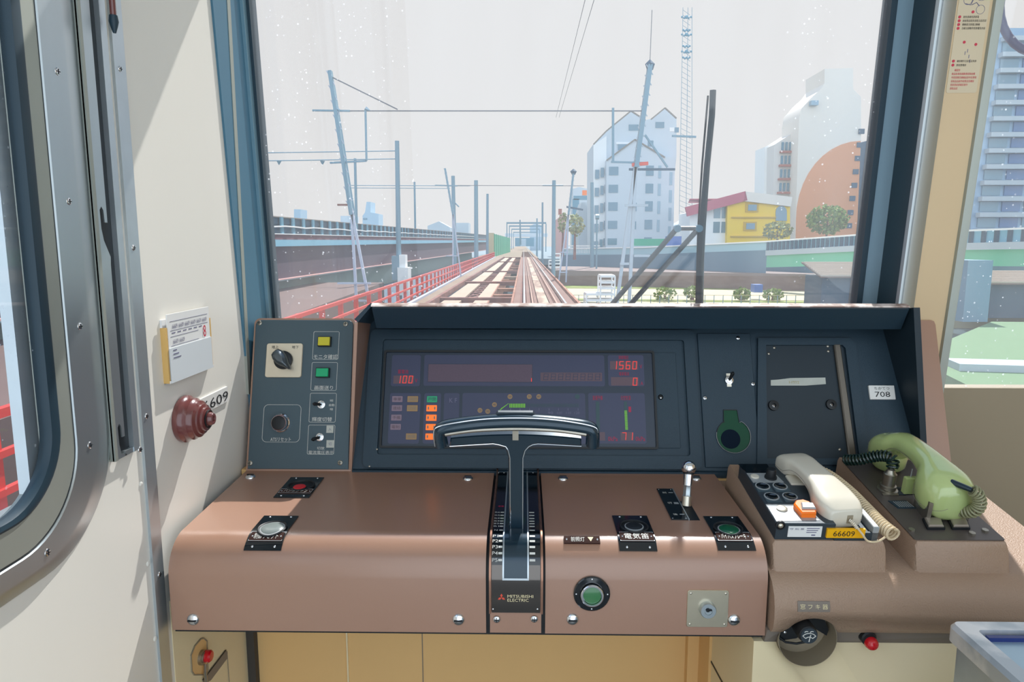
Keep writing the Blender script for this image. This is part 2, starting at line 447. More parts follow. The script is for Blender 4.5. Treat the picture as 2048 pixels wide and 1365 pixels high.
# right pillar: blue-grey face in the reveal, dark return, bright angle, beige infill, bright angle
PL = Plane((0, 1.404, CZ - .123), (1, 0, 0), (0, -.058, .574))
M(WS).box(.716, .728, -.35, .9, -.02, .018).build('trim_6', 'gasket', kind='structure')
M(WS).box(.728, .764, -.35, .9, -.02, .012).build('trim_7', 'framegrey', kind='structure')
M(WS).box(.762, .78, -.35, .9, -.02, .10).build('trim_8', 'framedark', kind='structure')
M(PL).box(.7635, .7665, -.5, .8, -.02, .012).build('trim_9', 'aluminium', kind='structure')
p = M(PL)
p.rings([[(a, -.5, b) for a, b in ((.759, .0), (.759, .012), (.780, .012), (.796, .003), (.796, .0))], [(a, .8, b) for a, b in ((.759, .0), (.759, .012), (.780, .012), (.796, .003), (.796, .0))]])
p.build('trim_10', 'steel', kind='structure')
M(PL).box(.77, .880, -1.2, .8, -.03, .0).build('wall_front', 'beige', kind='structure')
p = M(PL)
p.rings([[(a, v, b) for a, b in ((.863, .0), (.865, .006), (.877, .009), (.879, .009), (.880, -.03), (.863, -.03))] for v in (-1.2, .8)])
p.build('trim_11', 'steel_grey', kind='structure')
# emergency door with its pane
dg0 = PL.inv(1960, 778)[1]
M(PL).box(.880, 1.9, dg0, .8, -.012, -.007).build('window_2', 'doorglass', kind='structure')
M(PL).box(.880, 1.9, -1.2, dg0, -.03, -.004).build('door_1', 'drab', kind='structure')
# lower front wall under the console
M().box(-.556, .40, 1.29, 1.31, 0, CZ - .44).build('wall_front_lower', 'ochre', kind='structure')
M().box(-.560, -.543, 1.272, 1.30, 0, CZ - .46).build('trim_12', mat('gapdark', '#403c38', .6), kind='structure')
M().box(-.6, .78, 1.42, 1.56, 0, CZ - .46).build('wall_front_sill', 'framedark', kind='structure')

# ------------------------------------------------------------ left wall fittings
def wy(px, py=400): return WF.inv(px, py)[0]
win = thing('side_window', 'steel-framed drop window in the left cab wall with rounded corner and dark rubber seal', 'window', (WX, .4, CZ - .4))
n_ = 14
def wr_(right, bottom, r): return rr(-.13 - (right - .9), right, bottom, .9, r, n_)
O = wr_(.903, -.3905, .150)
WK = lambda u, v, h=0.0: WF(u * .984, v * .984, h)
mm = M(WK)
mm.rings([[(a, b_, h_) for a, b_ in P] for P, h_ in ((O, 0), (O, .002), (wr_(.893, -.385, .145), .005), (wr_(.872, -.377, .135), .0085), (wr_(.866, -.3735, .132), .0097), (wr_(.862, -.3705, .130), .010), (wr_(.8205, -.350, .108), .010), (wr_(.8190, -.3485, .107), .0085), (wr_(.8190, -.3485, .107), .002))], caps=False)
mm.build('outer_frame', 'steel', win)
M(WK).ring(wr_(.8205, -.349, .108), wr_(.8165, -.345, .106), .001, .0075).build('joint_line', 'blackm', win)
M(WK).ring(wr_(.8170, -.3455, .106), wr_(.793, -.3075, .092), -.02, .0085).build('inner_frame', 'steel_grey', win)
M(WK).rings([[(a, b_, h_) for a, b_ in P] for P, h_ in ((wr_(.794, -.308, .092), .0), (wr_(.794, -.308, .092), .009), (wr_(.790, -.305, .090), .0105), (wr_(.779, -.300, .084), .009), (wr_(.776, -.298, .082), .004), (wr_(.776, -.298, .082), -.004))], caps=False).build('rubber_seal', 'gasket', win)
I4 = wr_(.777, -.299, .082)
M(WK).prism(I4, -.003, .001).build('pane', 'sideglass', win)
M(WK).box(.756, .777, -.3, .8, -.02, -.006).build('guide_rail', 'aluminium', win)
for px, py in ((115, 143), (138, 403), (160, 653), (180, 891), (95, 1106)):
    u, v = WF.up(.010).inv(px, py)
    screws(WF, [(u, v)], .0046, win, h=.010, k=.25)
# sill strip on the lower frame edge
# slotted blind guide
sg = thing('blind_guide', 'tall steel guide plate with hooked slots beside the side window', 'guide', (WX, .93, CZ - .2))
a0 = uy(262, 910)
g0, g1 = .897, .952
ubot = WF.inv(255, 912)[1]
plate_r = .9267
gp = [(g0, .9), (g0, ubot), (plate_r, ubot)]
ys = WF.inv(250, 868)[1]; y2 = WF.inv(225, 440)[1]
def hook(yy): return [(plate_r, max(yy - .05, ubot + .002)), (plate_r - .012, max(yy - .028, ubot + .006)), (plate_r - .0155, yy - .012), (plate_r - .016, yy + .012), (plate_r - .012, yy + .017), (plate_r - .008, yy + .012), (plate_r - .007, yy - .004), (plate_r - .001, yy - .004)]
gp += hook(ys) + [(plate_r - .001, y2 - .06)] + hook(y2) + [(plate_r - .003, .9)]
M(WK).prism(gp, .005, .007).build('slotted_plate', 'steel', sg)
M(WK).box(plate_r - .003, .946, ubot, ubot + .007, .0, .007).build('end_plate', 'steel', sg); M(WK).box(g0, g1, ubot + .003, .9, .0, .001).build('back_plate', 'blackm', sg, 'black slot backing')
M(WK).box(g0, g0 + .006, ubot, .9, .0, .009).build('edge_rib', 'steel_grey', sg)
M(WK).box(.944, .958, ubot, .9, .0, .008).build('side_rail', 'aluminium', sg)
screws(WF, [WF.up(.008).inv(280, 900)], .0045, sg, h=.008)
# joint strips on the wall
st = thing('joint_strip', 'narrow aluminium joint strip with rivets running down the left wall', 'trim strip', (WX, 1.0, .1))
M(WF).box(.9605, .988, -1.2, .9, 0, .004).build('strip', 'aluminium', st)
for px, py in ((240, 138), (267, 496), (293, 833), (319, 1150)): screws(WF, [WF.up(.004).inv(px, py)], .0042, st, 'rivet', h=.004)
for px, py in ((282, 968), (296, 1128), (310, 1278)): M(WF).dome(*WF.inv(px, py), .0042, 0, .5, 12).build('wall_rivet', 'cream', st)
pr = thing('pull_rod', 'dark rod with stepped tip hanging at the top of the left wall', 'rod', (WX + .02, .985, CZ + .4))
u1, v1 = WF.up(.02).inv(228, 50)
M(WF).tube([(u1, v1, .02), (u1, .9, .02)], .004, 14).build('rod', 'knobbrown', pr)
M(WF).tube([(u1, v1 + .012, .02), (u1, v1 + .004, .02), (u1, v1 - .002, .02), (u1, v1 - .010, .02)], [.005, .006, .0045, .002], 14).build('tip', 'gasket', pr)
M(WF).tube([(u1, v1 + .085, .02), (u1, .9, .02)], .006, 14).build('sleeve', 'gasket', pr)

# card holder
ch = thing('card_holder', 'tan-sided clear card holder screwed to the cream left wall', 'holder', WF(1.14, -.18, .0))
def q(px, py, h=0.0): return WF.up(h).inv(px, py)
bl = q(345, 768, .012); br = q(429, 733, .012); tl = q(330, 640, .012)
cu0, cu1, cv0 = bl[0] - .002, br[0] + .002, bl[1]
cv1 = cv0 + .108
M(WF).box(cu0, cu1, cv0, cv0 + .10, 0, .003).build('back', 'acrylic', ch)
for a in (cu0 - .001, cu1 - .004):
    M(WF).rrect(a, a + .004, cv0, cv0 + .088, .002, 0, .009).build('side_rail', 'tan', ch, 'tan side rail')
M(WF).box(cu0, cu1, cv0, cv0 + .004, 0, .010).build('bottom_rail', 'acrylic', ch)
M(WF).box(cu0 + .004, cu1 - .004, cv0, cv0 + .055, .0092, .0105).build('front_lip', 'paper2', ch)
cd = thing('duty_card', 'white printed train card with a red figure 8 in the wall holder', 'card', WF(1.14, -.16, .006))
M(WF).box(cu0 + .005, cu1 - .005, cv0 + .005, cv1, .007, .009).build('sheet', 'paper', cd)
cw = cu1 - cu0
t = M(WF)
for r_, (vv, n) in enumerate(((cv1 - .020, 6), (cv1 - .044, 2))):
    for i in range(n): t.text('66609', cu0 + .016 + (i + .5) * (cw - .03) / 6, vv, .007, (cw - .03) / 6 * .82, .0096)
    t.box(cu0 + .012, cu1 - .012 - (0 if r_ == 0 else .035), vv + .008, vv + .0085, .009, .0094)
    t.box(cu0 + .012, cu1 - .012 - (0 if r_ == 0 else .035), vv - .0065, vv - .006, .009, .0094)
for i in range(6): t.box(cu0 + .016 + i * .018, cu0 + .027 + i * .018, cv1 - .031, cv1 - .0295, .009, .0094)
for i in range(3): t.box(cu0 + .014, cu0 + .025 + i * .006, cv0 + .05 - i * .006, cv0 + .0515 - i * .006, .0106, .0110)
t.build('lettering', 'dimprint', cd)
M(WF).text('8', cu1 - .026, cv1 - .040, .020, .010, .0099).build('figure', 'printred', cd, 'red figure 8')
# number plate and call knob
np_ = thing('number_plate', 'white plate reading 66609 half hidden behind the brown knob on the left wall', 'plate', WF(1.2, -.25, 0))
n0 = q(402, 806, .002); n1 = q(455, 790, .002); vh = .022
M(WF).box(n0[0] - .05, n1[0], n1[1] - .012, n1[1] + .016, 0, .003).build('plate', 'white', np_)
M(WF).text('66609', (n0[0] + n1[0]) / 2 - .012, n1[1] + .0, .018, (n1[0] - n0[0]) + .022, .0036).build('lettering', 'printblack', np_)
kn = thing('call_knob', 'stepped glossy red-brown round knob on the cream left wall', 'knob', WF(1.14, -.29, 0))
ku, kv = q(366, 838, .0)
pf = [(.041, 0), (.043, .004), (.043, .012), (.040, .016), (.0385, .022), (.038, .030), (.034, .036), (.0335, .042), (.028, .046), (.0275, .050), (.022, .053), (.0215, .058), (.016, .060), (.012, .0605)]
pf = [(r_ * .90, h_ * .70) for r_, h_ in pf]
M(WF).lathe(ku, kv, pf, 40).build('body', 'knobbrown', kn)
M(WF).lathe(ku, kv, [(.011, .041), (.011, .047), (.009, .051), (.0055, .051), (.005, .049)], 24).build('push_tip', 'knobbrown', kn)
M(WF).tube([(ku + .0142 * math.cos(a * .2617), kv + .0142 * math.sin(a * .2617), .0435) for a in range(24)], .0012, 5, closed=True).build('tip_ring', 'blackm', kn)
# recessed pocket with red button, low on the left wall
pk = thing('recess_plate', 'cream recessed pocket with a red button and dark spring catch below the console at left', 'button', WF(1.1, -.68, 0))
M(WF).box(1.004, 1.272, -1.2, -.560, 0, .0012).build('wall_left_lower', 'ochre2', kind='structure')
WL = WF.up(.0012); a = WL.inv(403, 1313)
PP = [WL.inv(*q_) for q_ in ((387, 1352), (382, 1345), (380, 1312), (388, 1292), (400, 1278), (406, 1276), (413, 1282), (415, 1345), (411, 1352))]
P2 = inset([p_ for p_ in (PP if sum(a_[0] * b_[1] - b_[0] * a_[1] for a_, b_ in zip(PP, PP[1:] + PP[:1])) > 0 else PP[::-1])], .002)
PP = PP if sum(a_[0] * b_[1] - b_[0] * a_[1] for a_, b_ in zip(PP, PP[1:] + PP[:1])) > 0 else PP[::-1]
M(WL).ring(PP, P2, 0, .002).build('rim', 'drab', pk)
M(WL).prism(P2, 0, .0008).build('pocket', 'ochre', pk)
M(WL).lathe(a[0] - .004, a[1], [(.0125, .0), (.0125, .006), (.010, .007), (.010, .009)], 20).build('bezel', 'nickel', pk)
M(WL).lathe(a[0], a[1], [(.0105, .007), (.0105, .015), (.008, .018), (.002, .0185)], 20).build('button', 'red', pk, 'red push button')
c1, c2, c3 = WL.inv(404, 1330), WL.inv(400, 1345), WL.inv(404, 1372)
M(WL).tube([(*c1, .006), (*c2, .009), (*c3, .008)], .003, 8).build('catch', 'nickel', pk)
sl_ = thing('slot_pull', 'slanted brown slot with raised lip in the lower left wall', 'catch', WL(*WL.inv(430, 1340), 0))
M(WL).prism([WL.inv(404, 1362), WL.inv(450, 1301), WL.inv(454, 1306), WL.inv(453, 1318), WL.inv(420, 1362), WL.inv(410, 1367)], 0, .0015).build('slot', 'underbrown', sl_)
M(WL).tube([(*WL.inv(404, 1361), .002), (*WL.inv(450, 1301), .002)], .0010, 6).build('lip', 'gapdark', sl_)
M(WL).tube([(*WL.inv(453, 1303), .001), (*WL.inv(458, 1370), .001)], .0008, 6).build('edge', 'drab', sl_)

# sticker on the beige pillar
u0, u1, v0, v1 = PL.box(1902, 10, 1985, 186)
stk = thing('instruction_sticker', 'cream instruction sticker with red and black print on the beige pillar', 'sticker', PL(.85, .4, 0))
cu_ = .829; hw = .0285
v0 = PL.inv(1930, 186)[1]
M(PL).rrect(cu_ - hw, cu_ + hw, v0, v0 + .34, .004, 0, .0008).build('sheet', mat('sticker', '#d3c2a4', .5), stk)
def row(v, n, red, ind=0.0, dot=True):
    g_ = M(PL); g_.text(''.join(random.choice('窓前取作動部品注意確認電気') for _ in range(n)), cu_ - hw + .006 + ind, v, .0042, n * .0036, .0012, align='L')
    g_.build('red_print' if red else 'black_print', 'printred' if red else 'printblack', stk)
    if dot and not red: dot_(cu_ - hw + .0055, v)
def dot_(u, v): M(PL).disc(u, v, .0026, 0, .0014, 12).build('red_dot', 'printred', stk)
def ring_(u, v, r_): M(PL).ring([(u + r_ * math.cos(a * .2618), v + r_ * math.sin(a * .2618)) for a in range(24)], [(u + (r_ - .0006) * math.cos(a * .2618), v + (r_ - .0006) * math.sin(a * .2618)) for a in range(24)], .0006, .0012).build('drawn_circle', 'dimprint', stk)
vv = v0 + .008
for n in (4, 9, 12, 13, 12): row(vv, n, True, 0); vv += .0065
row(vv, 3, True, .004); vv += .009
for n in (5, 10): row(vv, n, False, .006); vv += .007
vv += .022
for a, b_ in ((.0, .0), (.004, .004), (.008, -.006), (.011, -.014)): M(PL).box(cu_ - .004 + a, cu_ - .003 + a, vv - .018 + b_, vv - .012 + b_, .0006, .0012).build('drawn_line', 'dimprint', stk)
for c in ((-.008, .004), (.014, 0)): dot_(cu_ + c[0], vv + c[1])
vv += .028
for n in (12, 9, 12, 8): row(vv, n, False, .006); vv += .0065
vv += .022
for c, r_ in (((.012, .013), .014), ((.013, -.016), .008), ((-.012, .0), .008)): ring_(cu_ + c[0], vv + c[1], r_)
M(PL).tube([(cu_ - .016, vv - .006, .001), (cu_ - .006, vv - .008, .001), (cu_ - .002, vv + .002, .001), (cu_ + .012, vv + .010, .001)], .0007, 5).build('drawn_line', 'dimprint', stk)
M(PL).tube([(cu_ - .004, vv - .008, .001), (cu_ + .004, vv - .004, .001), (cu_ + .01, vv - .010, .001)], .0007, 5).build('drawn_line', 'dimprint', stk)
for c in ((-.014, .014), (0, .024), (.0, -.02)): dot_(cu_ + c[0], vv + c[1])
vv += .030
for n in (6, 12): row(vv, n, False, .006); vv += .0075

# curved dark mirror rim seen at the top right
mr_ = thing('mirror_rim', 'dark blue curved rim hanging outside at the top right corner', 'mirror', at(2090, -40, 1.75))
c = at(2095, 5, 1.75); pp = [c + V((-.112 * math.cos(R(x)), 0, -.118 * math.sin(R(x)))) for x in range(-20, 200, 12)]
M().tube(pp, .0095, 12).build('rim', mat('deepblue', '#14266e', .3), mr_)
M().tube([pp[-1], pp[-1] + V((.1, 0, .25))], .0095, 10).build('stem', 'deepblue', mr_)
# ------------------------------------------------------------ driving console
prof = [(.98, -.594), (.98, -.507)] + [(1.035 + .055 * math.cos(R(a)), -.507 + .055 * math.sin(R(a))) for a in range(172, 88, -8)] + [(1.037, -.452), (1.30, -.4405)]
prof[1] = (.98, -.507)
CF = Bent(prof)
SB = CF.l[-1]
con = thing('driving_console', 'brown metal driving desk with rounded front edge and chrome dome screws', 'console', (-.09, 1.1, CZ - .6))
def cover(u0, u1, parent, name='cover', m='brown', h0=-.004, h1=0, s0=0, s1=None):
    s1 = s1 or SB; g = M(CF); vv = sorted(set([s0, s1] + [x for x in CF.l if s0 < x < s1]))
    rs = [[(u0, v, h0), (u0, v, h1), (u1, v, h1), (u1, v, h0)] for v in vv]
    g.rings(rs); return g.build(name, m, parent)
cover(-.545, -.0565, con); cover(.0345, .3715, con)
cover(-.0505, .0285, con, 'centre_cover', 'brown', -.006, -.001)
b = M(); P = [(y, z) for y, z in prof]
b.rings([[(x, y + .006 if y < 1.2 else y, z + CZ - .006) for y, z in [(1.30, -.594)] + prof] for x in (-.544, .3700)])
b.build('body', 'blackm', con)
for (px, py) in ((501, 955), (936, 958), (1126, 958), (1392, 958), (386.5, 1239.6), (917, 1239.6), (1145, 1239), (1468, 1240.6)):
    screws(CF, [CF.inv(px, py)], .0098, con, 'dome_screw', 'chrome', 'line', k=.55)
for px, py in ((993.4, 1239.7), (1068.5, 1239)): screws(CF, [CF.inv(px, py)], .0058, con, 'screw', 'chrome', 'cross', k=.45)
# centre scale plate
_, sp0 = CF.inv(1031, 1225); _, sp1 = CF.inv(1031, 1131)
cover(-.0475, .0265, con, 'name_plate', 'mirrorplate', -.001, .002, sp0, sp1)
cover(-.0475, .0265, con, 'scale_plate', 'glossblack', -.001, .002, sp1, SB)
for a in (-.0515, .0277): cover(a, a + .0030, con, 'edge_rail', mat('copperedge', '#a47a66', .25, .8), -.001, .006, sp0, SB)
s0, s1 = CF.inv(1007, 1157), CF.inv(1057, 1157)
su0 = CF.inv(1007, 1110)[0]; su1 = CF.inv(1056, 1110)[0]; ss0 = s0[1]
for a, b_ in ((su0 - .0013, su0 + .0011), (su1 - .0011, su1 + .0013)): cover(a, b_, con, 'slot_trim', 'aluminium', .002, .0035, ss0, SB)
cover(su0 - .0013, su1 + .0013, con, 'slot_trim', 'aluminium', .002, .0035, ss0 - .002, ss0 + .001)
cover(su0 + .0011, su1 - .0011, con, 'slot_cover', 'handleblue', .001, .0024, ss0 + .001, SB)
ub = [CF.inv(x, 1085)[0] for x in (985.5, 996, 997.5, 1005, 1059, 1070)]
t = M(CF); t2_ = M(CF)
scale_rows = [('B6', 1028), ('B5', 1034), ('B4', 1040), ('B3', 1045.5), ('B2', 1050.6), ('B1', 1056), ('N', 1063.7), ('P1', 1075), ('P2', 1084.6), ('P3', 1096), ('P4', 1108.3), ('P5', 1121.4)]
for tx, py in scale_rows:
    s_ = CF.inv(1031, py)[1]; hh = .0052 if tx[0] != 'B' else .0042
    t.text(tx, (ub[0] + ub[1]) / 2, s_, hh, .0085 if len(tx) > 1 else .005, .0024)
    k = .0011 if tx[0] == 'B' or tx == 'N' else .0016
    t.box(ub[2], ub[3], s_ - k, s_ + k, .0021, .0025); t2_.box(ub[4], ub[5], s_ - k, s_ + k, .0021, .0025)
t.build('scale_print', 'print', con); t2_.build('scale_print', 'print', con)
M(CF).text('非常', ub[1] + .001, CF.inv(1031, 1016)[1], .0055, .010, .0024).build('red_print', 'reddim', con, 'dim red print')
t = M(CF); lu, ls = CF.inv(1003, 1194.5)
def rhomb(ang, L=.0052):
    d = V((math.cos(R(ang)), math.sin(R(ang)))); n = V((-d.y, d.x)) * L * .5; c = V((lu, ls + .0))
    p = [c + d * .0002, c + d * L * .92 + n, c + d * L * 1.84, c + d * L * .92 - n]; return [(x.x, x.y) for x in p]
for a in (90, 210, 330):
    L = .0037; d1 = V((math.cos(R(a + 30)), math.sin(R(a + 30)))) * L; d2 = V((math.cos(R(a - 30)), math.sin(R(a - 30)))) * L; c = V((lu, ls))
    t.prism([tuple(c), tuple(c + d1), tuple(c + d1 + d2), tuple(c + d2)], .002, .0026)
t.build('emblem', 'redorange', con, 'red three diamond emblem')
t = M(CF); ua, uc = CF.inv(1015, 1195)[0], CF.inv(1066.5, 1195)[0]
t.text('MITSUBISHI', (ua + uc) / 2, CF.inv(1040, 1192)[1], .0048, uc - ua, .0026)
t.text('ELECTRIC', ua, CF.inv(1040, 1199.7)[1], .0048, (uc - ua) * .82, .0026, align='L')
t.build('lettering', 'printgold', con)
for px, py in ((986, 1218), (1075, 1218), (997, 948), (1008, 948), (1053, 948), (1066, 948)):
    u, v = CF.inv(px, py); M(CF).dome(u, min(v, SB - .003), .0016, .002, .5, 10).build('pin', 'chrome', con)

def plate4(px, m='glossblack', h=.002):
    pts = [CF.inv(*p) for p in px]
    u0 = (pts[0][0] + pts[3][0]) / 2; u1 = (pts[1][0] + pts[2][0]) / 2; v1 = (pts[0][1] + pts[1][1]) / 2; v0 = (pts[2][1] + pts[3][1]) / 2
    return u0, u1, v0, v1
def button_plate(px, name_, body, lens, cpx, big=True, tri=False, off=.0, lensr=.0135):
    u0, u1, v0, v1 = plate4(px)
    base = cover(u0, u1, con, 'button_plate', 'glossblack', 0, .002, v0, v1)
    cu, cv = CF.inv(*cpx)
    rr_ = (u1 - u0) * .40
    M(CF).lathe(cu, cv, [(rr_, .0015), (rr_, .0045), (rr_ * .93, .0055), (rr_ * .86, .0045), (rr_ * .84, .0022)], 32).build('collar', 'blackm', base)
    M(CF).lathe(cu, cv - off, [(lensr * 1.12, .002), (lensr * 1.12, .0038), (lensr * 1.02, .0042)], 28).build('lens_ring', 'unitlight' if lens != 'red' else 'blackm', base)
    M(CF).lathe(cu, cv - off, [(lensr, .002), (lensr, .0042), (lensr * .9, .0052), (lensr * .3, .0056)], 28).build('push_button', lens, base)
    lv0, lv1 = v0 + (v1 - v0) * .16, v0 + (v1 - v0) * .36
    cover(u0 + .003, u1 - .002, base, 'name_strip', 'stripbrown', .002, .0033, lv0, lv1)
    e = M(CF)
    for a, b_, c, d in ((u0 + .003, u1 - .002, lv0, lv0 + .0007), (u0 + .003, u1 - .002, lv1 - .0007, lv1), (u0 + .003, u0 + .0037, lv0, lv1), (u1 - .0027, u1 - .002, lv0, lv1)): e.box(a, b_, c, d, .0033, .0037)
    e.build('strip_border', 'unitlight', base)
    M(CF).text(body, (u0 + u1) / 2, (lv0 + lv1) / 2, (lv1 - lv0) * .62, (u1 - u0) * .66, .0038).build('lettering', 'print', base)
    for (a, b_) in ((u0 + .007, lv0 / 2 + lv1 / 2), (u1 - .006, lv0 / 2 + lv1 / 2)): M(CF).dome(a, b_, .0016, .003, .6, 10).build('rivet', 'chrome', base)
    for (a, b_) in ((u0 + .012, v0 + .006), (u1 - .011, v0 + .006), (u0 + .012, v1 - .005), (u1 - .011, v1 - .005)): M(CF).dome(a, b_, .0020, .002, .6, 10).build('rivet', 'chrome', base)
    return base
button_plate([(574, 957), (646, 957), (621, 997), (555, 997)], 'パンタ', 'パンタグラフ', 'red', (602, 975), off=.008, lensr=.0115)
button_plate([(526.6, 1034), (595, 1034.5), (565, 1102.7), (490, 1102.7)], '', '制御リセット', 'greylens', (545, 1060), lensr=.0175)
button_plate([(1225.5, 1034), (1294.8, 1034), (1313.2, 1103.8), (1237.4, 1103.8)], '', '電気笛', 'blackm', (1268, 1057.5), lensr=.0135)
button_plate([(1409, 1035), (1479.5, 1035.5), (1508, 1102.7), (1433, 1102.7)], '', 'バイパスブレーキ', 'darkgreen', (1456, 1061), off=.004, lensr=.0155)
# headlamp name strip
u0, u1, v0, v1 = plate4([(1128, 1075.5), (1199.6, 1075.5), (1199.6, 1089), (1128, 1089)])
base = cover(u0, u1, con, 'lamp_strip', 'stripbrown', 0, .003, v0, v1)
M(CF).text('前照灯', u0 + (u1 - u0) * .38, (v0 + v1) / 2, (v1 - v0) * .66, (u1 - u0) * .38, .0035).build('lettering', 'print', base)
a, c = u0 + (u1 - u0) * .74, (v0 + v1) / 2
M(CF).prism([(a - .0045, c + .004), (a + .0045, c + .004), (a, c - .004)], .003, .0036).build('arrow', 'printgold', base)
for a in (u0 + .004, u1 - .004): M(CF).dome(a, c, .0018, .003, .6, 10).build('rivet', 'chrome', base)
# reverser scale and slot
u0, u1, v0, v1 = plate4([(1313.7, 980), (1345, 980), (1377.7, 1041.8), (1342, 1041)])
base = cover(u0, u1, con, 'reverser_scale', 'glossblack', 0, .002, v0, v1)
cover(u1 - .001, u1 + .0008, base, 'edge', 'aluminium', 0, .0028, v0, v1)
for tx, f in (('前', .85), ('切', .5), ('後', .14)):
    vv = v0 + (v1 - v0) * f
    M(CF).text(tx, u0 + (u1 - u0) * .36, vv, .007, .0075, .0025).build('lettering', 'print', base)
    e = M(CF)
    for dv in ((-.003, .001) if tx == '切' else (0,)): e.box(u0 + (u1 - u0) * .62, u1 - .003, vv + dv, vv + dv + .0016, .002, .0025)
    e.build('mark', 'unitlight', base)
for a in (u0 + .003, u1 - .004):
    for b_ in (v0 + .004, v1 - .004): M(CF).dome(a, b_, .0012, .002, .5, 8).build('pin', 'chrome', base)
ru1 = CF.inv(1399, 1040)[0]
cover(u1 + .0008, ru1, con, 'reverser_slot', 'blackm', 0, .0006, v0, v0 + .075)
rv = thing('reverser_lever', 'chrome reverser lever with ball knob standing in its slot beside the white telephone', 'lever', CF((u1 + ru1) / 2, v0 + .04, 0))
lb = CF((u1 + ru1) / 2 + .0, CF.inv(1376, 1012)[1], 0); lt_ = at(1377, 948, lb.y + .012)
M().tube([lb, lb.lerp(lt_, .30)], .0082, 20).build('shaft', 'brightmetal', rv)
M().tube([lb.lerp(lt_, .30), lb.lerp(lt_, .34), lb.lerp(lt_, .60), lb.lerp(lt_, .64)], [.0082, .0068, .0068, .0082], 6).build('flat_neck', 'steel', rv)
M().tube([lb.lerp(lt_, .64), lt_], .0082, 20).build('shaft', 'chrome', rv)
M().tube([lt_ - (lt_ - lb) * .01, lt_ + (lt_ - lb) * .05], .0095, 20).build('black_collar', 'blackm', rv)
kb = at(1377.5, 936, lt_.y + .003); M().ball(kb, .0125, 28).build('ball_knob', 'chrome', rv)
# green push button on the fascia
cu, cv = CF.inv(1183.3, 1187)
base = M(CF).lathe(cu, cv, [(.0278, 0), (.0278, .003), (.0262, .0042), (.019, .0042), (.0185, .001)], 40).build('button_flange', 'glossblack', con)
M(CF).lathe(cu, cv, [(.0175, .0), (.0175, .010), (.0165, .011), (.0145, .011), (.0140, .006)], 36).build('chrome_ring', 'chrome', base)
M(CF).lathe(cu, cv, [(.0136, .002), (.0136, .008), (.010, .0088), (.002, .009)], 30).build('green_lens', 'greenlens', base, 'green push button lens')
for a in (0, 90, 180, 270): M(CF).dome(cu + .0238 * math.cos(R(a)), cv + .0238 * math.sin(R(a)), .0015, .0042, .6, 10).build('rivet', 'chrome', base)
# key plate
u0, u1, v0, v1 = CF.box(1373.5, 1180.5, 1456, 1254)
base = M(CF).rrect(u0, u1, v0, v1, .004, 0, .002, .0005).build('key_plate', mat('keyplate', '#d9cdb4', .28, .9, var=.06, vs=60), con)
cu, cv = CF.inv(1413.5, 1217)
M(CF).lathe(cu, cv, [(.0125, .002), (.0122, .009), (.0112, .0105), (.006, .0105), (.0055, .009)], 30).build('key_cylinder', 'steel', base)
kh = M(CF); kh.disc(cu - .001, cv + .002, .0030, .0104, .0109, 16); kh.box(cu, cu + .0052, cv + .0008, cv + .0030, .0104, .0109); kh.build('keyhole', 'blackm', base)
for a in (u0 + .005, u1 - .005):
    for b_ in (v0 + .005, v1 - .005): M(CF).dome(a, b_, .0020, .002, .5, 12).build('rivet', 'brightmetal', base)

# master controller handle
mc = thing('master_controller', 'blue-black T-shaped controller handle with chrome edge rising from the centre slot', 'handle', CF(-.0125, CF.inv(1031, 1063)[1], 0))
cxh = -.0115
hb = V((cxh, 1.045, CZ - .452)); HP = None
tp = at(1031, 872, 1.005)
HP = Plane((cxh, hb.y, hb.z), (1, 0, 0), (0, tp.y - hb.y, tp.z - hb.z))
def hv(px, py): return HP.inv(px, py)
sw = .0145
yb = -.012; 
aL = hv(900, 889); aLt = hv(902, 873); aR = hv(1162, 889); aRt = hv(1162, 875); jc = hv(1000, 885)
ytopc = hv(1031, 866)[1]
top = [(aLt[0] + (aRt[0] - aLt[0]) * i / 16, aLt[1] + (ytopc - aLt[1]) * (1 - (i / 8 - 1) ** 2)) for i in range(17)]
botR = [(aR[0], aR[1]), (.034, jc[1] + .002)] + [(.0145 + .016 * (1 - math.cos(R(a))), jc[1] - .014 + .016 * math.sin(R(a))) for a in (75, 55, 35, 15, 0)]
botR = [(aR[0], aR[1]), (.034, jc[1] + .001), (.026, jc[1] - .0005), (.020, jc[1] - .004), (.0145, jc[1] - .011), (.0112, jc[1] - .024)]
botL = [(-x, y) for x, y in reversed(botR)]; botL[-1] = (aL[0], aL[1])
poly = top + botR + [(.0112, yb), (-.0112, yb)] + botL
M(HP).prism(poly, -.006, .006, .0015).build('stem_plate', 'handleblue', mc)
edge = [(x if abs(x) > .02 else x * .75, y, .0062) for x, y in ([(-.0112, yb)] + botL)]
M(HP).tube(edge, .0011, 8).build('chrome_edge', 'chrome', mc, 'bright chrome edge line')
edge = [(x, y, .0062) for x, y in (botR + [(.0110, yb)])]
M(HP).tube(edge, .0008, 8).build('chrome_edge', 'aluminium', mc)
M(HP).box(-.0045, .0045, hv(1031, 870)[1] - .004, hv(1031, 850)[1], .0, .010).build('grip_post', 'brightmetal', mc)
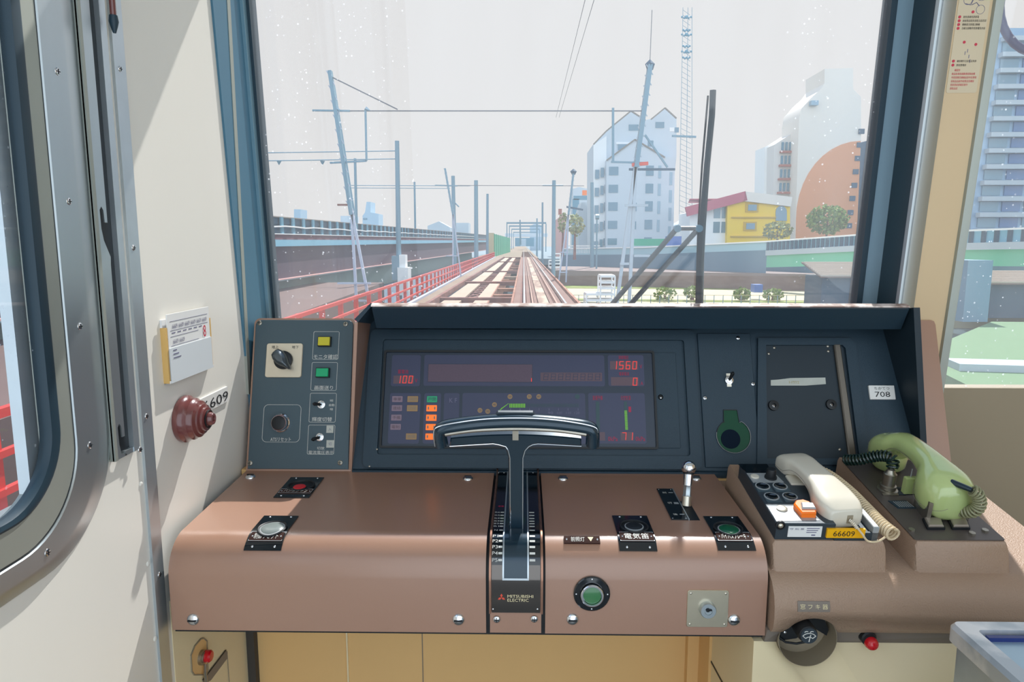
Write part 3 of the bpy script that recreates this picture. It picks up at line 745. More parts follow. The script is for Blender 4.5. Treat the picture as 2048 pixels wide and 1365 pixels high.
# grip: a swept bar with hooked ends
gp_ = [hv(884, 884), hv(881, 862), hv(889, 851), hv(930, 844), hv(980, 839), hv(1031, 837), hv(1083, 839), hv(1135, 844), hv(1176, 851), hv(1184, 862), hv(1184, 884)]
gp3 = [(a, b, .008) for a, b in gp_]
gp3 = smoothpath(gp3, 5)
k = len(gp3)
M(HP).tube(gp3, [.0105] * k, 16, flat=1.35, upv=(0, 0, 1)).build('grip', 'handleblue', mc)
ed = smoothpath([(hv(x, y)[0], hv(x, y)[1], .017) for x, y in ((873, 882), (870.5, 855), (880, 843), (930, 833), (980, 827.5), (1031, 826), (1083, 827.5), (1135, 833), (1185, 843), (1194, 855))], 5)
M(HP).tube(ed, .0010, 6).build('highlight_trim', 'chrome', mc)
ed2 = smoothpath([(hv(x, y)[0], hv(x, y)[1], .0185) for x, y in ((893, 857), (940, 850), (985, 847), (1031, 846), (1077, 847), (1122, 850), (1170, 857))], 5)
M(HP).tube(ed2, .0035, 8).build('grip_strip', 'nickel', mc, 'worn metal strip along the grip')
a, b_ = hv(1031, 825)
M(HP).prism([(a - .030, b_ - .002), (a - .026, b_ + .003), (a + .026, b_ + .003), (a + .030, b_ - .002)], .0, .006).build('top_button', 'unitgrey', mc)

# ------------------------------------------------------------ instrument housing and panels
FP = Plane((0, 1.29, CZ - .4415), (1, 0, 0), (0, .113, .2785))
hs = thing('instrument_housing', 'long hooded black instrument housing with worn brown lip behind the console', 'instrument panel', (.2, 1.35, CZ - .44))
lipY, lipZ = 1.289, CZ - .1166
h_ = M()
h_.rings([[(xa, lipY, lipZ), (xa, lipY, lipZ + .0022), (xa, lipY + .013, lipZ + .0062), (xb, 1.455, lipZ - .012), (xb, 1.455, lipZ - .022)] for xa, xb in ((-.290, -.292), (.7248, .74))])
h_.build('hood', 'brownworn', hs)
h_ = M()
h_.rings([[(-.287, lipY + .0006, lipZ - .0006), (.722, lipY + .0006, lipZ - .0006), (.722, lipY + .0006, lipZ - .003), (-.287, lipY + .0006, lipZ - .003)], [(-.29, 1.45, lipZ - .0235), (.738, 1.45, lipZ - .0235), (.738, 1.45, lipZ - .027), (-.29, 1.45, lipZ - .027)]])
h_.build('hood_lining', 'linerblack', hs)
vz = lipZ - .046
h_ = M(); h_.rings([[(-.289, lipY + .0005, lipZ), (-.289, 1.328, vz), (-.289, 1.34, vz), (-.289, 1.31, lipZ)], [(.7248, lipY + .0005, lipZ), (.733, 1.328, vz), (.733, 1.34, vz), (.7248, 1.31, lipZ)]])
h_.build('hood_valance', 'panelblack', hs)
# left and right cheeks
def cheek(xt, xb, th, name, m, side):
    f = [(xt, lipY, lipZ - (.0 if side > 0 else .030)), (xb, 1.288, CZ - .4415), (xb, 1.30, CZ - .4415), (xt, 1.455, lipZ - .03)]
    g = M(); g.rings([[(p[0] - th * (side < 0), p[1], p[2]) for p in f], [(p[0] + th * (side > 0), p[1], p[2]) for p in f]]); return g.build(name, m, hs)
cheek(-.316, -.337, .006, 'left_cheek', 'brown', -1)
cheek(.7316, .774, .012, 'right_cheek', 'linerblack', 1)
g = M(); g.rings([[(-.290, lipY, lipZ), (-.290, lipY, lipZ + .0075), (-.3225, lipY, lipZ - .024), (-.316, lipY, lipZ - .030)], [(-.290, 1.45, lipZ - .022), (-.290, 1.45, lipZ - .012), (-.3225, 1.45, lipZ - .046), (-.316, 1.45, lipZ - .052)]]); g.build('hood_chamfer', 'panelblack', hs)
# face sheet
M(FP).prism([(-.337, 0), (.776, 0), (.742, .345), (-.318, .345)], -.006, 0).build('face_sheet', 'panelblack', hs)
M().box(-.335, .77, 1.282, 1.30, CZ - .449, CZ - .4375).build('bottom_ledge', 'panelblack', hs)
# brown flank to the right of the hood
FK = FP.up(.004)
fk = [FK.inv(1816, 641), FK.inv(1862, 641), FK.inv(1868, 643), FK.inv(1871, 650), FK.inv(1903, 930), FK.inv(1903, 945), FK.inv(1845, 945)]
M(FK).prism(fk, -.05, 0).build('flank', 'brown', hs)
# big bezel
def fbox(x0, y0, x1, y1, fr=FP): return fr.box(x0, y0, x1, y1)
u0, u1, v0, v1 = fbox(735, 662, 1394, 938)
i0, i1, w0, w1 = fbox(762, 682, 1372, 912)
bz = M(FP).ring(rr(u0, u1, v0, v1, .012), rr(i0, i1, w0, w1, .006), -.001, .010).build('cluster_bezel', 'panelblack', hs)
M(FP).prism(rr(i0, i1, w0, w1, .006), -.002, .0035).build('cluster_back', 'panelblack', bz)
for px, py in ((756, 900), (741, 934)): M(FP).dome(*FP.inv(px, py), .002, .010, .5, 8).build('screw', 'nickel', bz)
# ---- the display unit
DP = FP.up(.0045)
du = thing('display_unit', 'dark glass multi-gauge display with red digits, orange lamps and green speed bar', 'display', FP(.0, .12, .004))
def dbox(x0, y0, x1, y1): return DP.box(x0, y0, x1, y1)
u0, u1, v0, v1 = dbox(768, 706, 1308, 894)
M(DP).ring(rr(u0 - .004, u1 + .004, v0 - .004, v1 + .004, .004), rr(u0, u1, v0, v1, .003), -.001, .004).build('rim', 'blackm', du)
M(DP).rrect(u0, u1, v0, v1, .003, -.001, .0003).build('backing', 'displayback', du)
panes = {'volt': (783, 711, 841, 773), 'screen': (848, 711, 1209, 773), 'line': (1216, 711, 1288, 773), 'lampleft': (778, 787, 840, 888), 'lampmid': (847, 787, 881, 888), 'mode': (887, 787, 918, 888), 'speed': (924, 787, 1171, 888), 'bar': (1177, 787, 1291, 888)}
PN = {}
for nm, b_ in panes.items():
    q_ = dbox(*b_); PN[nm] = M(DP).rrect(*q_, .004, .0003, .0008).build('gauge_pane', 'displaypane', du)
def dot_screen(x0, y0, x1, y1, m='displaypane2', par='screen'):
    q_ = dbox(x0, y0, x1, y1); return M(DP).box(*q_, .0008, .0011).build('screen_window', m, PN[par])
q_ = dbox(856, 729, 1065, 765)
dot_screen(856, 729, 1065, 765)
M(DP).rring(*q_, .0004, .0005, .0008, .0014).build('window_line', 'displayback', PN['screen'])
dot_screen(1081, 746, 1204, 763, 'ledback')
SEG = {'0': 'abcdef', '1': 'bc', '5': 'afgcd', '6': 'afgcde', '7': 'abc', '8': 'abcdefg'}
def digits(s_, x0, y0, x1, y1, m, par, n=None):
    q_ = dbox(x0, y0, x1, y1); n = n or len(s_); w_ = (q_[1] - q_[0]) / n; H = q_[3] - q_[2]; g = M(DP); th = H * .10
    for i, c in enumerate(s_):
        if c == ' ': continue
        L = q_[0] + (n - len(s_) + i) * w_ + w_ * .16; Rr = L + w_ * .66; B = q_[2]; T = q_[3]; Mi = (B + T) / 2
        def sh(x, y): return (x + (y - B) * .10, y)
        segs = {'a': (L, T - th, Rr, T), 'd': (L, B, Rr, B + th), 'g': (L, Mi - th / 2, Rr, Mi + th / 2), 'f': (L, Mi, L + th, T), 'e': (L, B, L + th, Mi), 'b': (Rr - th, Mi, Rr, T), 'c': (Rr - th, B, Rr, Mi)}
        for k_ in SEG[c]:
            a0_, b0_, a1_, b1_ = segs[k_]; g.prism([sh(a0_ + th * .1, b0_ + th * .1), sh(a1_ - th * .1, b0_ + th * .1), sh(a1_ - th * .1, b1_ - th * .1), sh(a0_ + th * .1, b1_ - th * .1)], .0011, .0014)
    return g.build('digits', m, PN[par], 'lit red digits' if m == 'ledred' else None)
dot_screen(787, 752, 828, 768, 'ledback', 'volt'); digits('100', 791, 752, 827, 767.5, 'ledred', 'volt')
dot_screen(1220, 723, 1276, 740, 'ledback', 'line'); digits('1560', 1222, 723, 1275, 739.5, 'ledred', 'line')
dot_screen(1222, 755, 1277, 772, 'ledback', 'line'); digits('0', 1222, 756, 1276, 772, 'ledred', 'line', 4)
digits('88888888', 1084, 748, 1202, 761, 'displaypane', 'screen')
dot_screen(1191, 865, 1210, 882, 'ledback', 'bar'); dot_screen(1241, 865, 1267, 882, 'ledback', 'bar'); digits('71', 1241, 865.5, 1267, 881, 'ledred', 'bar')
def dtext(s_, x0, y0, x1, y1, m, par, nm='lettering'):
    q_ = dbox(x0, y0, x1, y1); M(DP).text(s_, (q_[0] + q_[1]) / 2, (q_[2] + q_[3]) / 2, q_[3] - q_[2], q_[1] - q_[0], .0013).build(nm, m, PN[par])
dtext('蓄電池', 796, 740, 817, 748, 'reddim', 'volt'); dtext('V', 830, 758, 835, 766, 'reddim', 'volt')
dtext('架線電圧', 1237, 712, 1257, 719.5, 'reddim', 'line'); dtext('電車電流', 1238, 745, 1258, 752, 'reddim', 'line')
dtext('V', 1279, 730, 1284, 738, 'reddim', 'line'); dtext('A', 1281, 764, 1286, 771, 'reddim', 'line')
dtext('1', 1062.2, 757, 1063.6, 764, 'ledred', 'screen')
dtext('直通予備', 1185, 792, 1205, 801, 'reddim', 'bar'); dtext('元空気溜', 1241, 792, 1261, 801, 'reddim', 'bar')
dtext('0kPa', 1216, 874, 1235, 883, 'reddim', 'bar'); dtext('0kPa', 1271, 874, 1290, 883, 'reddim', 'bar')
dtext('K F', 899, 797, 914, 806, 'dimprint', 'mode'); dtext('ブレーキ', 928, 862, 940, 867, 'reddim', 'speed')
def bar(x0, y0, x1, y1, m, par, nm='bar'):
    q_ = dbox(x0, y0, x1, y1); return M(DP).rrect(*q_, .0004, .0008, .0013).build(nm, m, PN[par])
bar(1192, 804, 1199, 861, 'ledoff', 'bar'); bar(1248, 804, 1254, 821, 'ledoff', 'bar'); bar(1257, 814, 1262, 825, 'reddim', 'bar', 'marker')
for i in range(17): bar(1248.5 + i * .12, 822 + i * 2.3, 1254 + i * .12, 823.4 + i * 2.3, 'ledgreen', 'bar', 'green_tick')
# lamps
def lamp(x0, y0, x1, y1, m, par, txt=None, tm='blackm'):
    q_ = dbox(x0, y0, x1, y1); o = M(DP).rrect(*q_, .0012, .0008, .0018, .0003).build('lamp', m, PN[par])
    if txt: M(DP).text(txt, (q_[0] + q_[1]) / 2, (q_[2] + q_[3]) / 2, (q_[3] - q_[2]) * .55, (q_[1] - q_[0]) * .75, .0022).build('lettering', tm, PN[par])
for i, (y, x) in enumerate(((793, 784.5), (811, 783.5), (830, 782.5), (848.5, 781))):
    lamp(x, y, x + 21, y + 12, 'lampoff', 'lampleft', ('車掌', '連絡', '予備', '電制')[i], 'ledback')
lamp(815, 793, 836.5, 805, 'lampamber', 'lampleft', 'ARM', 'underbrown'); lamp(814, 811, 835.5, 823.5, 'lampamber', 'lampleft', 'OVR', 'underbrown'); lamp(812, 867.5, 833.5, 880, 'lampamber', 'lampleft', '救援', 'underbrown')
lamp(854, 793, 874.5, 805.5, 'lampgreen', 'lampmid', '戸閉', 'displayback')
for i, y in enumerate((811, 830, 848.7, 867.7)): lamp(853 - i * .7, y, 874 - i * .7, y + 12.5, 'lamporange', 'lampmid', ' . .', 'underbrown')
# speed bar
for i in range(43):
    x = 1019 + i * 3.25 - 3.25 * 0
    if i < 10: bar(x, 808, x + 2.0, 816, 'ledgreen', 'speed', 'green_tick')
    else: bar(x, 808, x + 1.4, 815, 'ledoff', 'speed', 'dark_tick')
g = M(DP)
for i in range(6):
    c = DP.inv(999 + i * 3.2, 822 - i * 2.6); d = DP.inv(1004 + i * 2.6, 816.5 - i * 1.7)
    g.bar((c[0], c[1], .001), (d[0], d[1], .001), .0012, .0005)
g.build('curved_green_ticks', 'ledgreen', PN['speed'])
g = M(DP)
for x in (1021, 1040, 1059, 1078, 1098, 1117, 1136, 1156):
    q_ = dbox(x - .4, 817.5, x + .6, 822); g.box(*q_, .0008, .0012)
q_ = dbox(1000, 821.5, 1060, 822.3); g.box(*q_, .0008, .0012); g.build('scale_marks', 'dimprint', PN['speed'])
for x, y, s_ in ((960, 821.5, '25'), (975.5, 823.5, '30'), (989, 810, '40'), (1020, 794, '50'), (1058.5, 794, '70'), (1077.5, 794, '80')):
    c = DP.inv(x, y); o = M(DP).disc(c[0], c[1], .0049, .0008, .0013, 20).build('speed_disc', 'lampamber', PN['speed'])
    M(DP).text(s_, c[0], c[1], .0042, .006, .0016).build('lettering', 'displaypane', PN['speed'])
c = DP.inv(1154.5, 794); M(DP).disc(c[0], c[1], .0049, .0008, .0013, 20).build('speed_disc', 'ledoff', PN['speed'])
for tx, x in (('90', 1101), ('100', 1119), ('110', 1137), ('120', 1154)): dtext(tx, x - 5, 824, x + 5, 829, 'dimprint', 'speed')
for i in range(4): bar(962 + i * 4, 863 - i * .6, 964.5 + i * 4, 868 - i * .6, 'ledgreen', 'speed', 'green_tick')
# right small door of the cluster
q_ = dbox(1312, 706, 1356, 897)
dr = M(DP).rrect(*q_, .002, -.001, .0012, .0005).build('cover_flap', 'panelblack', bz)
M(DP).dome(*DP.inv(1321, 795), .0055, .0012, .6, 16).build('flap_knob', 'blackm', dr)
M(DP).dome(*DP.inv(1321, 797), .0022, .004, .6, 12).build('flap_screw', 'chrome', dr)
# ---- middle blank panel
u0, u1, v0, v1 = fbox(1402, 668, 1510, 936)
md = M(FP).rrect(u0, u1, v0, v1, .002, 0, .0035, .0008).build('blank_panel', 'panelblack', hs)
for px, py in ((1475, 677), (1409, 797), (1505, 769)): screws(FP, [FP.inv(px, py)], .0042, md, h=.0035)
c = FP.inv(1456.5, 762)
def toggle(fr, c, h, par, s_=1.0, tilt=(0.0, .5), m='chrome'):
    o = M(fr).lathe(c[0], c[1], [(.0078 * s_, h), (.0078 * s_, h + .003 * s_), (.0062 * s_, h + .0036 * s_), (.0062 * s_, h + .006 * s_), (.0045 * s_, h + .0065 * s_), (.004 * s_, h + .005 * s_)], 20).build('toggle_switch', m, par, 'chrome toggle switch')
    M(fr).tube([(c[0], c[1], h + .004 * s_), (c[0] + tilt[0] * .016 * s_, c[1] + tilt[1] * .016 * s_, h + .018 * s_), (c[0] + tilt[0] * .019 * s_, c[1] + tilt[1] * .019 * s_, h + .021 * s_)], [.0022 * s_, .0038 * s_, .002 * s_], 10).build('toggle_lever', 'blackm', o)
    return o
M(FP).box(c[0] - .0045, c[0] + .0045, c[1] - .013, c[1] + .014, .0035, .0045).build('toggle_washer', 'brightmetal', md)
toggle(FP, c, .0045, md, 1.05, (.15, .6))
c = FP.inv(1465, 867); tb = FP.inv(1459, 822)
keyp = [(tb[0] - .0125, tb[1]), (tb[0] + .0125, tb[1])]
r0 = .0325
cc = (c[0], c[1] - .006)
a1_ = math.degrees(math.acos(.0140 / r0))
keyp = [(tb[0] + .0130, tb[1]), (tb[0] - .0130, tb[1]), (tb[0] - .0145, tb[1] - .025)] + [(cc[0] + r0 * math.cos(R(a)), cc[1] + r0 * math.sin(R(a))) for a in range(118, 423, 10)] + [(tb[0] + .0155, tb[1] - .025)]
gw = M(FP).prism(keyp, .0035, .0045).build('inspection_window', 'darkgreenglass', md, 'dark green glass window')
kin = [(cc[0] + (x - cc[0]) * 1.03, cc[1] + (y - cc[1]) * 1.03) for x, y in keyp]
M(FP).ring(kin, keyp, .0035, .006).build('window_rim', 'blackm', gw)
M(FP).tube([(x, y, .006) for x, y in kin[8:]], .0004, 5).build('bright_rim', 'unitlight', gw)
M(FP).disc(cc[0] - .006, cc[1] - .006, .019, .0045, .0052, 26).build('inner_disc', mat('navymatt', '#101d2c', .8, spec=.1), gw)
# ---- right bay
u0, u1, v0, v1 = fbox(1522, 684, 1712, 926)
bay_o = [FP.inv(1514, 678), FP.inv(1698, 678), FP.inv(1708, 690), FP.inv(1738, 930), FP.inv(1512, 932)]
bay_i = [FP.inv(1530, 692), FP.inv(1682, 692), FP.inv(1688, 698), FP.inv(1716, 918), FP.inv(1532, 918)]
by = M(FP).ring(bay_o, bay_i, 0, .007).build('bay_rim', 'panelblack', hs)
M(FP).prism(bay_i, 0, .0012).build('bay_floor', 'linerblack', by)
for px, py in ((1537, 708), (1656, 703), (1548, 696), (1655, 693), (1679, 900)): M(FP).dome(*FP.inv(px, py), .0030, .0012, .5, 12).build('screw', 'nickel', by)
for px, py in ((1546, 812), (1661, 810)):
    M(FP).lathe(*FP.inv(px, py), [(.0105, .001), (.0100, .006), (.004, .007), (.0035, .004)], 20).build('black_grommet', 'blackm', by)
    screws(FP, [FP.inv(px - 1, py + 2)], .004, by, h=.0045)
ch_ = [FP.inv(1665, 690), FP.inv(1678, 690), FP.inv(1710, 916), FP.inv(1695, 916)]
M(FP).prism(ch_, .001, .008, .002).build('metal_guide', mat('dullmetal', '#6c665e', .4, .7), by, 'bare metal guide rail')
tape = [FP.inv(*p) for p in ((1541, 761), (1557, 760), (1580, 757), (1650, 756), (1651, 769), (1610, 772), (1541, 772))]
tpx = thing('tape_label', 'torn strip of whitish tape with faded marks inside the black bay', 'label', FP(*FP.inv(1595, 765), .001))
M(FP).prism(tape, .0012, .0018).build('tape', mat('tape', '#b9bcb4', .6, var=.1, vs=60), tpx)
q_ = FP.box(1571, 761, 1604, 770); M(FP).text('ﾄｲｳﾂｴ', (q_[0] + q_[1]) / 2, (q_[2] + q_[3]) / 2, .006, .02, .0021).build('faded_marks', mat('fadegold', '#a89a58', .6), tpx)
dp = thing('car_plate', 'white plate reading 708 on the black panel at right', 'plate', FP(*FP.inv(1762, 786), .001))
q_ = fbox(1737, 772, 1788, 800)
M(FP).rrect(*q_, .001, 0, .004, .0005).build('plate', 'white', dp)
t = M(FP); cu = (q_[0] + q_[1]) / 2
t.text('ちかてつ', cu, q_[2] + (q_[3] - q_[2]) * .78, .0058, .030, .0043); t.text('708', cu, q_[2] + (q_[3] - q_[2]) * .36, .0105, .030, .0043)
t.build('lettering', 'printblack', dp)

# ------------------------------------------------------------ left switch box
BP = Plane((0, 1.287, CZ - .4415), (1, 0, 0), (0, .088, .2805))
sb = thing('switch_box', 'slate grey switch box with toggles and coloured buttons at the left end of the console', 'switch box', (-.44, 1.3, CZ - .44))
P4 = [BP.inv(492, 944), BP.inv(701, 944), BP.inv(711.5, 645), BP.inv(509, 645)]
def trap(P, top_r, d=0):
    (a, b), (c, b2), (e, f), (g_, h2) = P
    return [(a + d, b + d), (c - d, b2 + d)] + [(e - d - top_r + top_r * math.cos(R(x)), f - d - top_r + top_r * math.sin(R(x))) for x in range(0, 91, 15)] + [(g_ + d + top_r + top_r * math.cos(R(x)), h2 - d - top_r + top_r * math.sin(R(x))) for x in range(90, 181, 15)]
topv = BP.inv(600, 637)[1]
P4 = [(P4[0][0], 0.0), (P4[1][0], 0.0), (P4[2][0], topv), (P4[3][0], topv)]
M(BP).prism(trap(P4, .012), -.09, 0).build('case', 'brown', sb)
fc = M(BP).prism(trap(P4, .012, .004), 0, .003, .0008).build('face_plate', 'boxgrey', sb)
for px, py in ((520, 647), (692, 649), (501, 927), (681, 926)): screws(BP, [BP.inv(px, py)], .0052, fc, m='nickel', h=.003)
HF = .003
def outline(x0, y0, x1, y1, r=.003):
    q_ = BP.box(x0, y0, x1, y1); return M(BP).rring(*q_, r, .0006, HF, HF + .0006).build('outline', 'print', fc), q_
def btext(s_, x0, y0, x1, y1, m='print'):
    q_ = BP.box(x0, y0, x1, y1); M(BP).text(s_, (q_[0] + q_[1]) / 2, (q_[2] + q_[3]) / 2, q_[3] - q_[2], q_[1] - q_[0], HF + .0005).build('lettering', m, fc)
outline(627, 664, 678.5, 720); outline(623.5, 725.5, 675, 782); outline(620, 787, 673, 845.5); outline(616.5, 850.5, 670, 909.5); outline(527, 810, 602, 885, .009)
btext('モニタ確認', 628.5, 710, 676, 719); btext('画面送り', 630, 772, 667, 780.5); btext('輝度切替', 625, 835, 665, 843.5)
btext('切放', 635, 894, 650, 900); btext('電流電圧表示', 618, 902, 668, 909); btext('ATSリセット', 542, 875.5, 583, 883.5)
btext('明', 661, 800, 667, 804.5); btext('自動', 659, 808.5, 670, 813.5); btext('暗', 661, 817, 667, 821.5)
for (x0, y0, x1, y1, m, nm) in ((638, 675, 664, 694.5, 'yellowbtn', 'yellow_button'), (634, 737, 661, 756.5, 'greenbtn', 'green_button')):
    q_ = BP.box(x0, y0, x1, y1); o = M(BP).box(*q_, HF, HF + .006).build(nm, 'blackm', fc)
    M(BP).rrect(q_[0] + .0015, q_[1] - .0015, q_[2] + .0015, q_[3] - .0015, .001, HF + .006, HF + .010, .0008).build('cap', m, o, nm.split('_')[0] + ' square cap')
toggle(BP, BP.inv(644, 810), HF, fc, 1.0, (-.55, .0)); toggle(BP, BP.inv(641, 875), HF, fc, 1.0, (-.5, -.3))
for (x0, y0, x1, y1) in ((654, 852, 668, 866.5), (654, 881, 669, 896)):
    q_ = BP.box(x0, y0, x1, y1); M(BP).box(*q_, HF, HF + .0012).build('small_label', 'tape', fc)
    M(BP).text('入' if y0 < 870 else '切', (q_[0] + q_[1]) / 2, (q_[2] + q_[3]) / 2, .006, .006, HF + .0015).build('lettering', 'dimprint', fc)
# round ATS button
c = BP.inv(564, 847)
o = M(BP).lathe(c[0], c[1], [(.0185, HF), (.0185, HF + .006), (.0165, HF + .008), (.0165, HF + .003)], 36).build('round_bezel', 'chrome', fc)
M(BP).lathe(c[0], c[1], [(.0155, HF), (.0155, HF + .016), (.0148, HF + .017), (.0142, HF + .017)], 36).build('ring', 'chrome', o)
M(BP).lathe(c[0], c[1], [(.014, HF + .002), (.014, HF + .0175), (.0125, HF + .0185), (.003, HF + .0185)], 36).build('black_cap', 'blackm', o)
# rotary cam switch
q_ = BP.box(534, 688, 606, 756)
sp_ = M(BP).rrect(*q_, .005, HF, HF + .004, .0008).build('rotary_plate', mat('rotaryplate', '#d8cdb8', .4, .5), fc)
btx = M(BP); a0_, a1_, b0_, b1_ = q_
btx.text('地上', a0_ + (a1_ - a0_) * .24, b1_ - .008, .0065, .014, HF + .0045); btx.text('地下', a0_ + (a1_ - a0_) * .80, b1_ - .008, .0065, .014, HF + .0045); btx.build('lettering', 'printblack', sp_)
c = ((a0_ + a1_) / 2, (b0_ + b1_) / 2)
M(BP).lathe(c[0], c[1], [(.0185, HF + .004), (.0185, HF + .010), (.016, HF + .012), (.012, HF + .013)], 30).build('rotary_base', 'blackm', sp_)
ax = V((.68, -.73)).normalized(); nn = V((-ax.y, ax.x)); kp = []
prof_k = [(-.022, .004), (-.020, .009), (-.012, .0125), (.0, .0125), (.008, .010), (.016, .0055), (.024, .003), (.027, .001)]
for t_, w_ in prof_k: kp.append(V(c) + ax * t_ + nn * w_)
for t_, w_ in reversed(prof_k): kp.append(V(c) + ax * t_ - nn * w_)
g = M(BP); kc = V(c)
g.rings([[(*(kc + (p - kc) * s_), h__) for p in kp] for s_, h__ in ((1.0, HF + .012), (1.0, HF + .020), (.82, HF + .026), (.45, HF + .031))])
g.build('rotary_knob', mat('knobmetal', '#5d656b', .3, .7), sp_, 'grey metal pointer knob')
# ------------------------------------------------------------ auxiliary console
def cut(obj, cutter):                         # a real hole through a panel
    md_ = obj.modifiers.new('cut', 'BOOLEAN'); md_.object = cutter; md_.solver = 'EXACT'
    bpy.context.view_layer.update(); dg = bpy.context.evaluated_depsgraph_get()
    me = bpy.data.meshes.new_from_object(obj.evaluated_get(dg)); obj.modifiers.clear(); obj.data = me
SL = .18
def bz_(y): return -.451 + SL * (y - 1.0)
ap = [(.985, -.640), (.985, -.584), (.968, -.5805), (.960, -.570), (.957, -.552), (.958, -.535), (.963, -.518), (.974, -.503), (.990, -.494), (1.02, -.489), (1.27, -.450)]
AF = Bent(ap)
ax_ = thing('auxiliary_console', 'brown textured side console with two raised blocks right of the driving desk', 'console', (.6, 1.1, CZ - .64))
def sweep(P, u0, u1, name, m, parent, label=None):
    g = M(); g.rings([[(x, y, z + CZ) for y, z in P] for x in (u0, u1)]); return g.build(name, m, parent, label)
bodyP = ap[2:] + [(1.27, -.58)]
body = sweep(bodyP, .3755, .85, 'body', 'browntex', ax_)
band = sweep([(.984, -.6065), (.972, -.5800), (1.0, -.5800), (1.0, -.6065)], .372, .85, 'lower_band', 'underbrown', ax_)
def block(x0, x1, yb, name):
    g = M(); c = .006
    sec = lambda y, z, top: [(x0 - .003, y, z), (x0 + .001, y, top - c), (x0 + .004, y, top), (x1 - .004, y, top), (x1 - .001, y, top - c), (x1 + .003, y, z)]
    rs = []
    for y, z, top in ((.985, -.505, -.502), (.994, -.494, -.486), (.999, -.498, -.458), (1.003, -.497, -.4505), (yb, bz_(yb) - .05, bz_(yb))):
        rs.append([(a, b, c_ + CZ) for a, b, c_ in sec(y, z, top)])
    g.rings(rs); return g.build(name, 'browntex', ax_)
block(.383, .556, 1.24, 'raised_block'); block(.600, .742, 1.27, 'raised_block')
UF = Plane((0, 1.0, CZ - .451), (1, 0, 0), (0, 1, SL))
M(UF).rrect(.602, .740, .006, .262, .004, 0, .0015).build('top_plate', mat('darkplate', '#5c5450', .4, .2, var=.05, vs=6), ax_, 'dark top plate')
# pedestal below
pd = thing('pedestal', 'cream painted pedestal box under the side console', 'cabinet', (.6, 1.1, 0))
ped = M().box(.357, .9, .985, 1.29, 0, CZ - .6065).build('shell', 'ochre2', pd)
for a, b_ in (((1400, 1282), (1450, 1375)),):
    SP = Plane((.357, 0, CZ), (0, -1, 0), (0, 0, 1)); p0 = SP.inv(*a); p1 = SP.inv(*b_)
    M(SP).bar((p0[0], p0[1], .0), (p1[0], p1[1], .0), .004, .002).build('slot', 'blackm', pd)
M().box(.352, .357, 1.2, 1.29, 0, CZ - .60).build('side_flange', 'ochre', pd)
for px in (845,):
    x = gx(px, 1.29) ; x = (at(px, 1300, 1.2895)).x
    M().box(x - .0008, x + .0008, 1.2885, 1.29, 0, CZ - .45).build('trim_13', 'underbrown', kind='structure')
M().box(.33, .40, 1.27, 1.29, 0, CZ - .45).build('trim_14', 'ochre', kind='structure')
M().box(-.36, -.357, 1.286, 1.29, 0, CZ - .45).build('trim_15', 'ochre2', kind='structure')
# round wiper recess cut through fascia, band and pedestal
hc = at(1620.5, 1287, .965); hr = .0445
tmp = M(lambda u, v, h=0.0: V((u, h, v))).disc(hc.x, hc.z, hr, .90, 1.035, 48).build('cutter', 'blackm')
for o in (body, band, ped): cut(o, tmp)
bpy.data.objects.remove(tmp)
XZ = lambda u, v, h=0.0: V((u, .965 - h, v))
ws = thing('wiper_switch', 'round recess holding a black knob marked with a wiper symbol', 'switch', (hc.x, .99, hc.z))
n_ = 48
g = M(XZ); g.rings([[(hc.x + r_ * math.cos(2 * math.pi * i / n_), hc.z + r_ * math.sin(2 * math.pi * i / n_), h_) for i in range(n_)] for r_, h_ in ((hr - .0002, -.009), (hr - .0008, -.009), (hr - .0008, -.046), (hr - .0002, -.046))], caps=False)
g.build('recess_wall', 'drab', ws)
M(XZ).disc(hc.x, hc.z, hr - .0005, -.049, -.046, 40).build('recess_back', 'drab', ws)
M(XZ).prism([(hc.x + a, hc.z + b) for a, b in ((-.038, .012), (-.020, .036), (.008, .038), (.022, .028), (.0, .002), (-.012, -.006), (-.036, -.010))], -.045, -.022).build('black_bracket', 'blackm', ws)
M(XZ).prism([(hc.x + a, hc.z + b) for a, b in ((.012, .036), (.032, .024), (.0405, .004), (.038, -.006), (.012, .010))], -.045, -.030).build('side_bracket', 'blackm', ws)
kc = at(1618, 1272.5, .945)
M(XZ).tube([(kc.x - .008, kc.z + .020, -.03), (kc.x - .004, kc.z + .010, -.008)], .010, 16).build('stem', 'blackm', ws)
M(XZ).tube([(kc.x - .006 + .013 * math.cos(R(a)), kc.z + .012 + .015 * math.sin(R(a)), -.012) for a in range(20, 190, 10)], .0011, 6).build('chrome_clip', 'chrome', ws)
kb_ = M(XZ).lathe(kc.x, kc.z, [(.0135, -.015), (.0145, .0), (.0145, .012), (.0135, .018), (.0115, .0200)], 30).build('knob', 'blackm', ws)
M(XZ).disc(kc.x, kc.z, .0122, .019, .0206, 28).build('knob_cap', 'unitgrey', kb_)
ic = M(XZ)
def arc3(cx, cz, r, a0, a1, w=.0007, h=.021):
    ic.tube([(cx + r * math.cos(R(a0 + (a1 - a0) * i / 10)), cz + r * math.sin(R(a0 + (a1 - a0) * i / 10)), h) for i in range(11)], w, 5)
arc3(kc.x, kc.z - .008, .0125, 40, 140); arc3(kc.x, kc.z - .008, .0065, 40, 140)
for s_ in (-1, 1): ic.tube([(kc.x + s_ * .0095, kc.z, .021), (kc.x + s_ * .005, kc.z - .0038, .021)], .0007, 5); arc3(kc.x + s_ * .004, kc.z + .004, .0035, 60, 150)
ic.tube([(kc.x, kc.z - .009, .021), (kc.x + .002, kc.z + .002, .021)], .0008, 5)
ic.build('wiper_symbol', 'print', kb_)
M(XZ).dome(hc.x - .030, hc.z + .004, .0030, -.022, .6, 12).build('screw', 'chrome', ws)
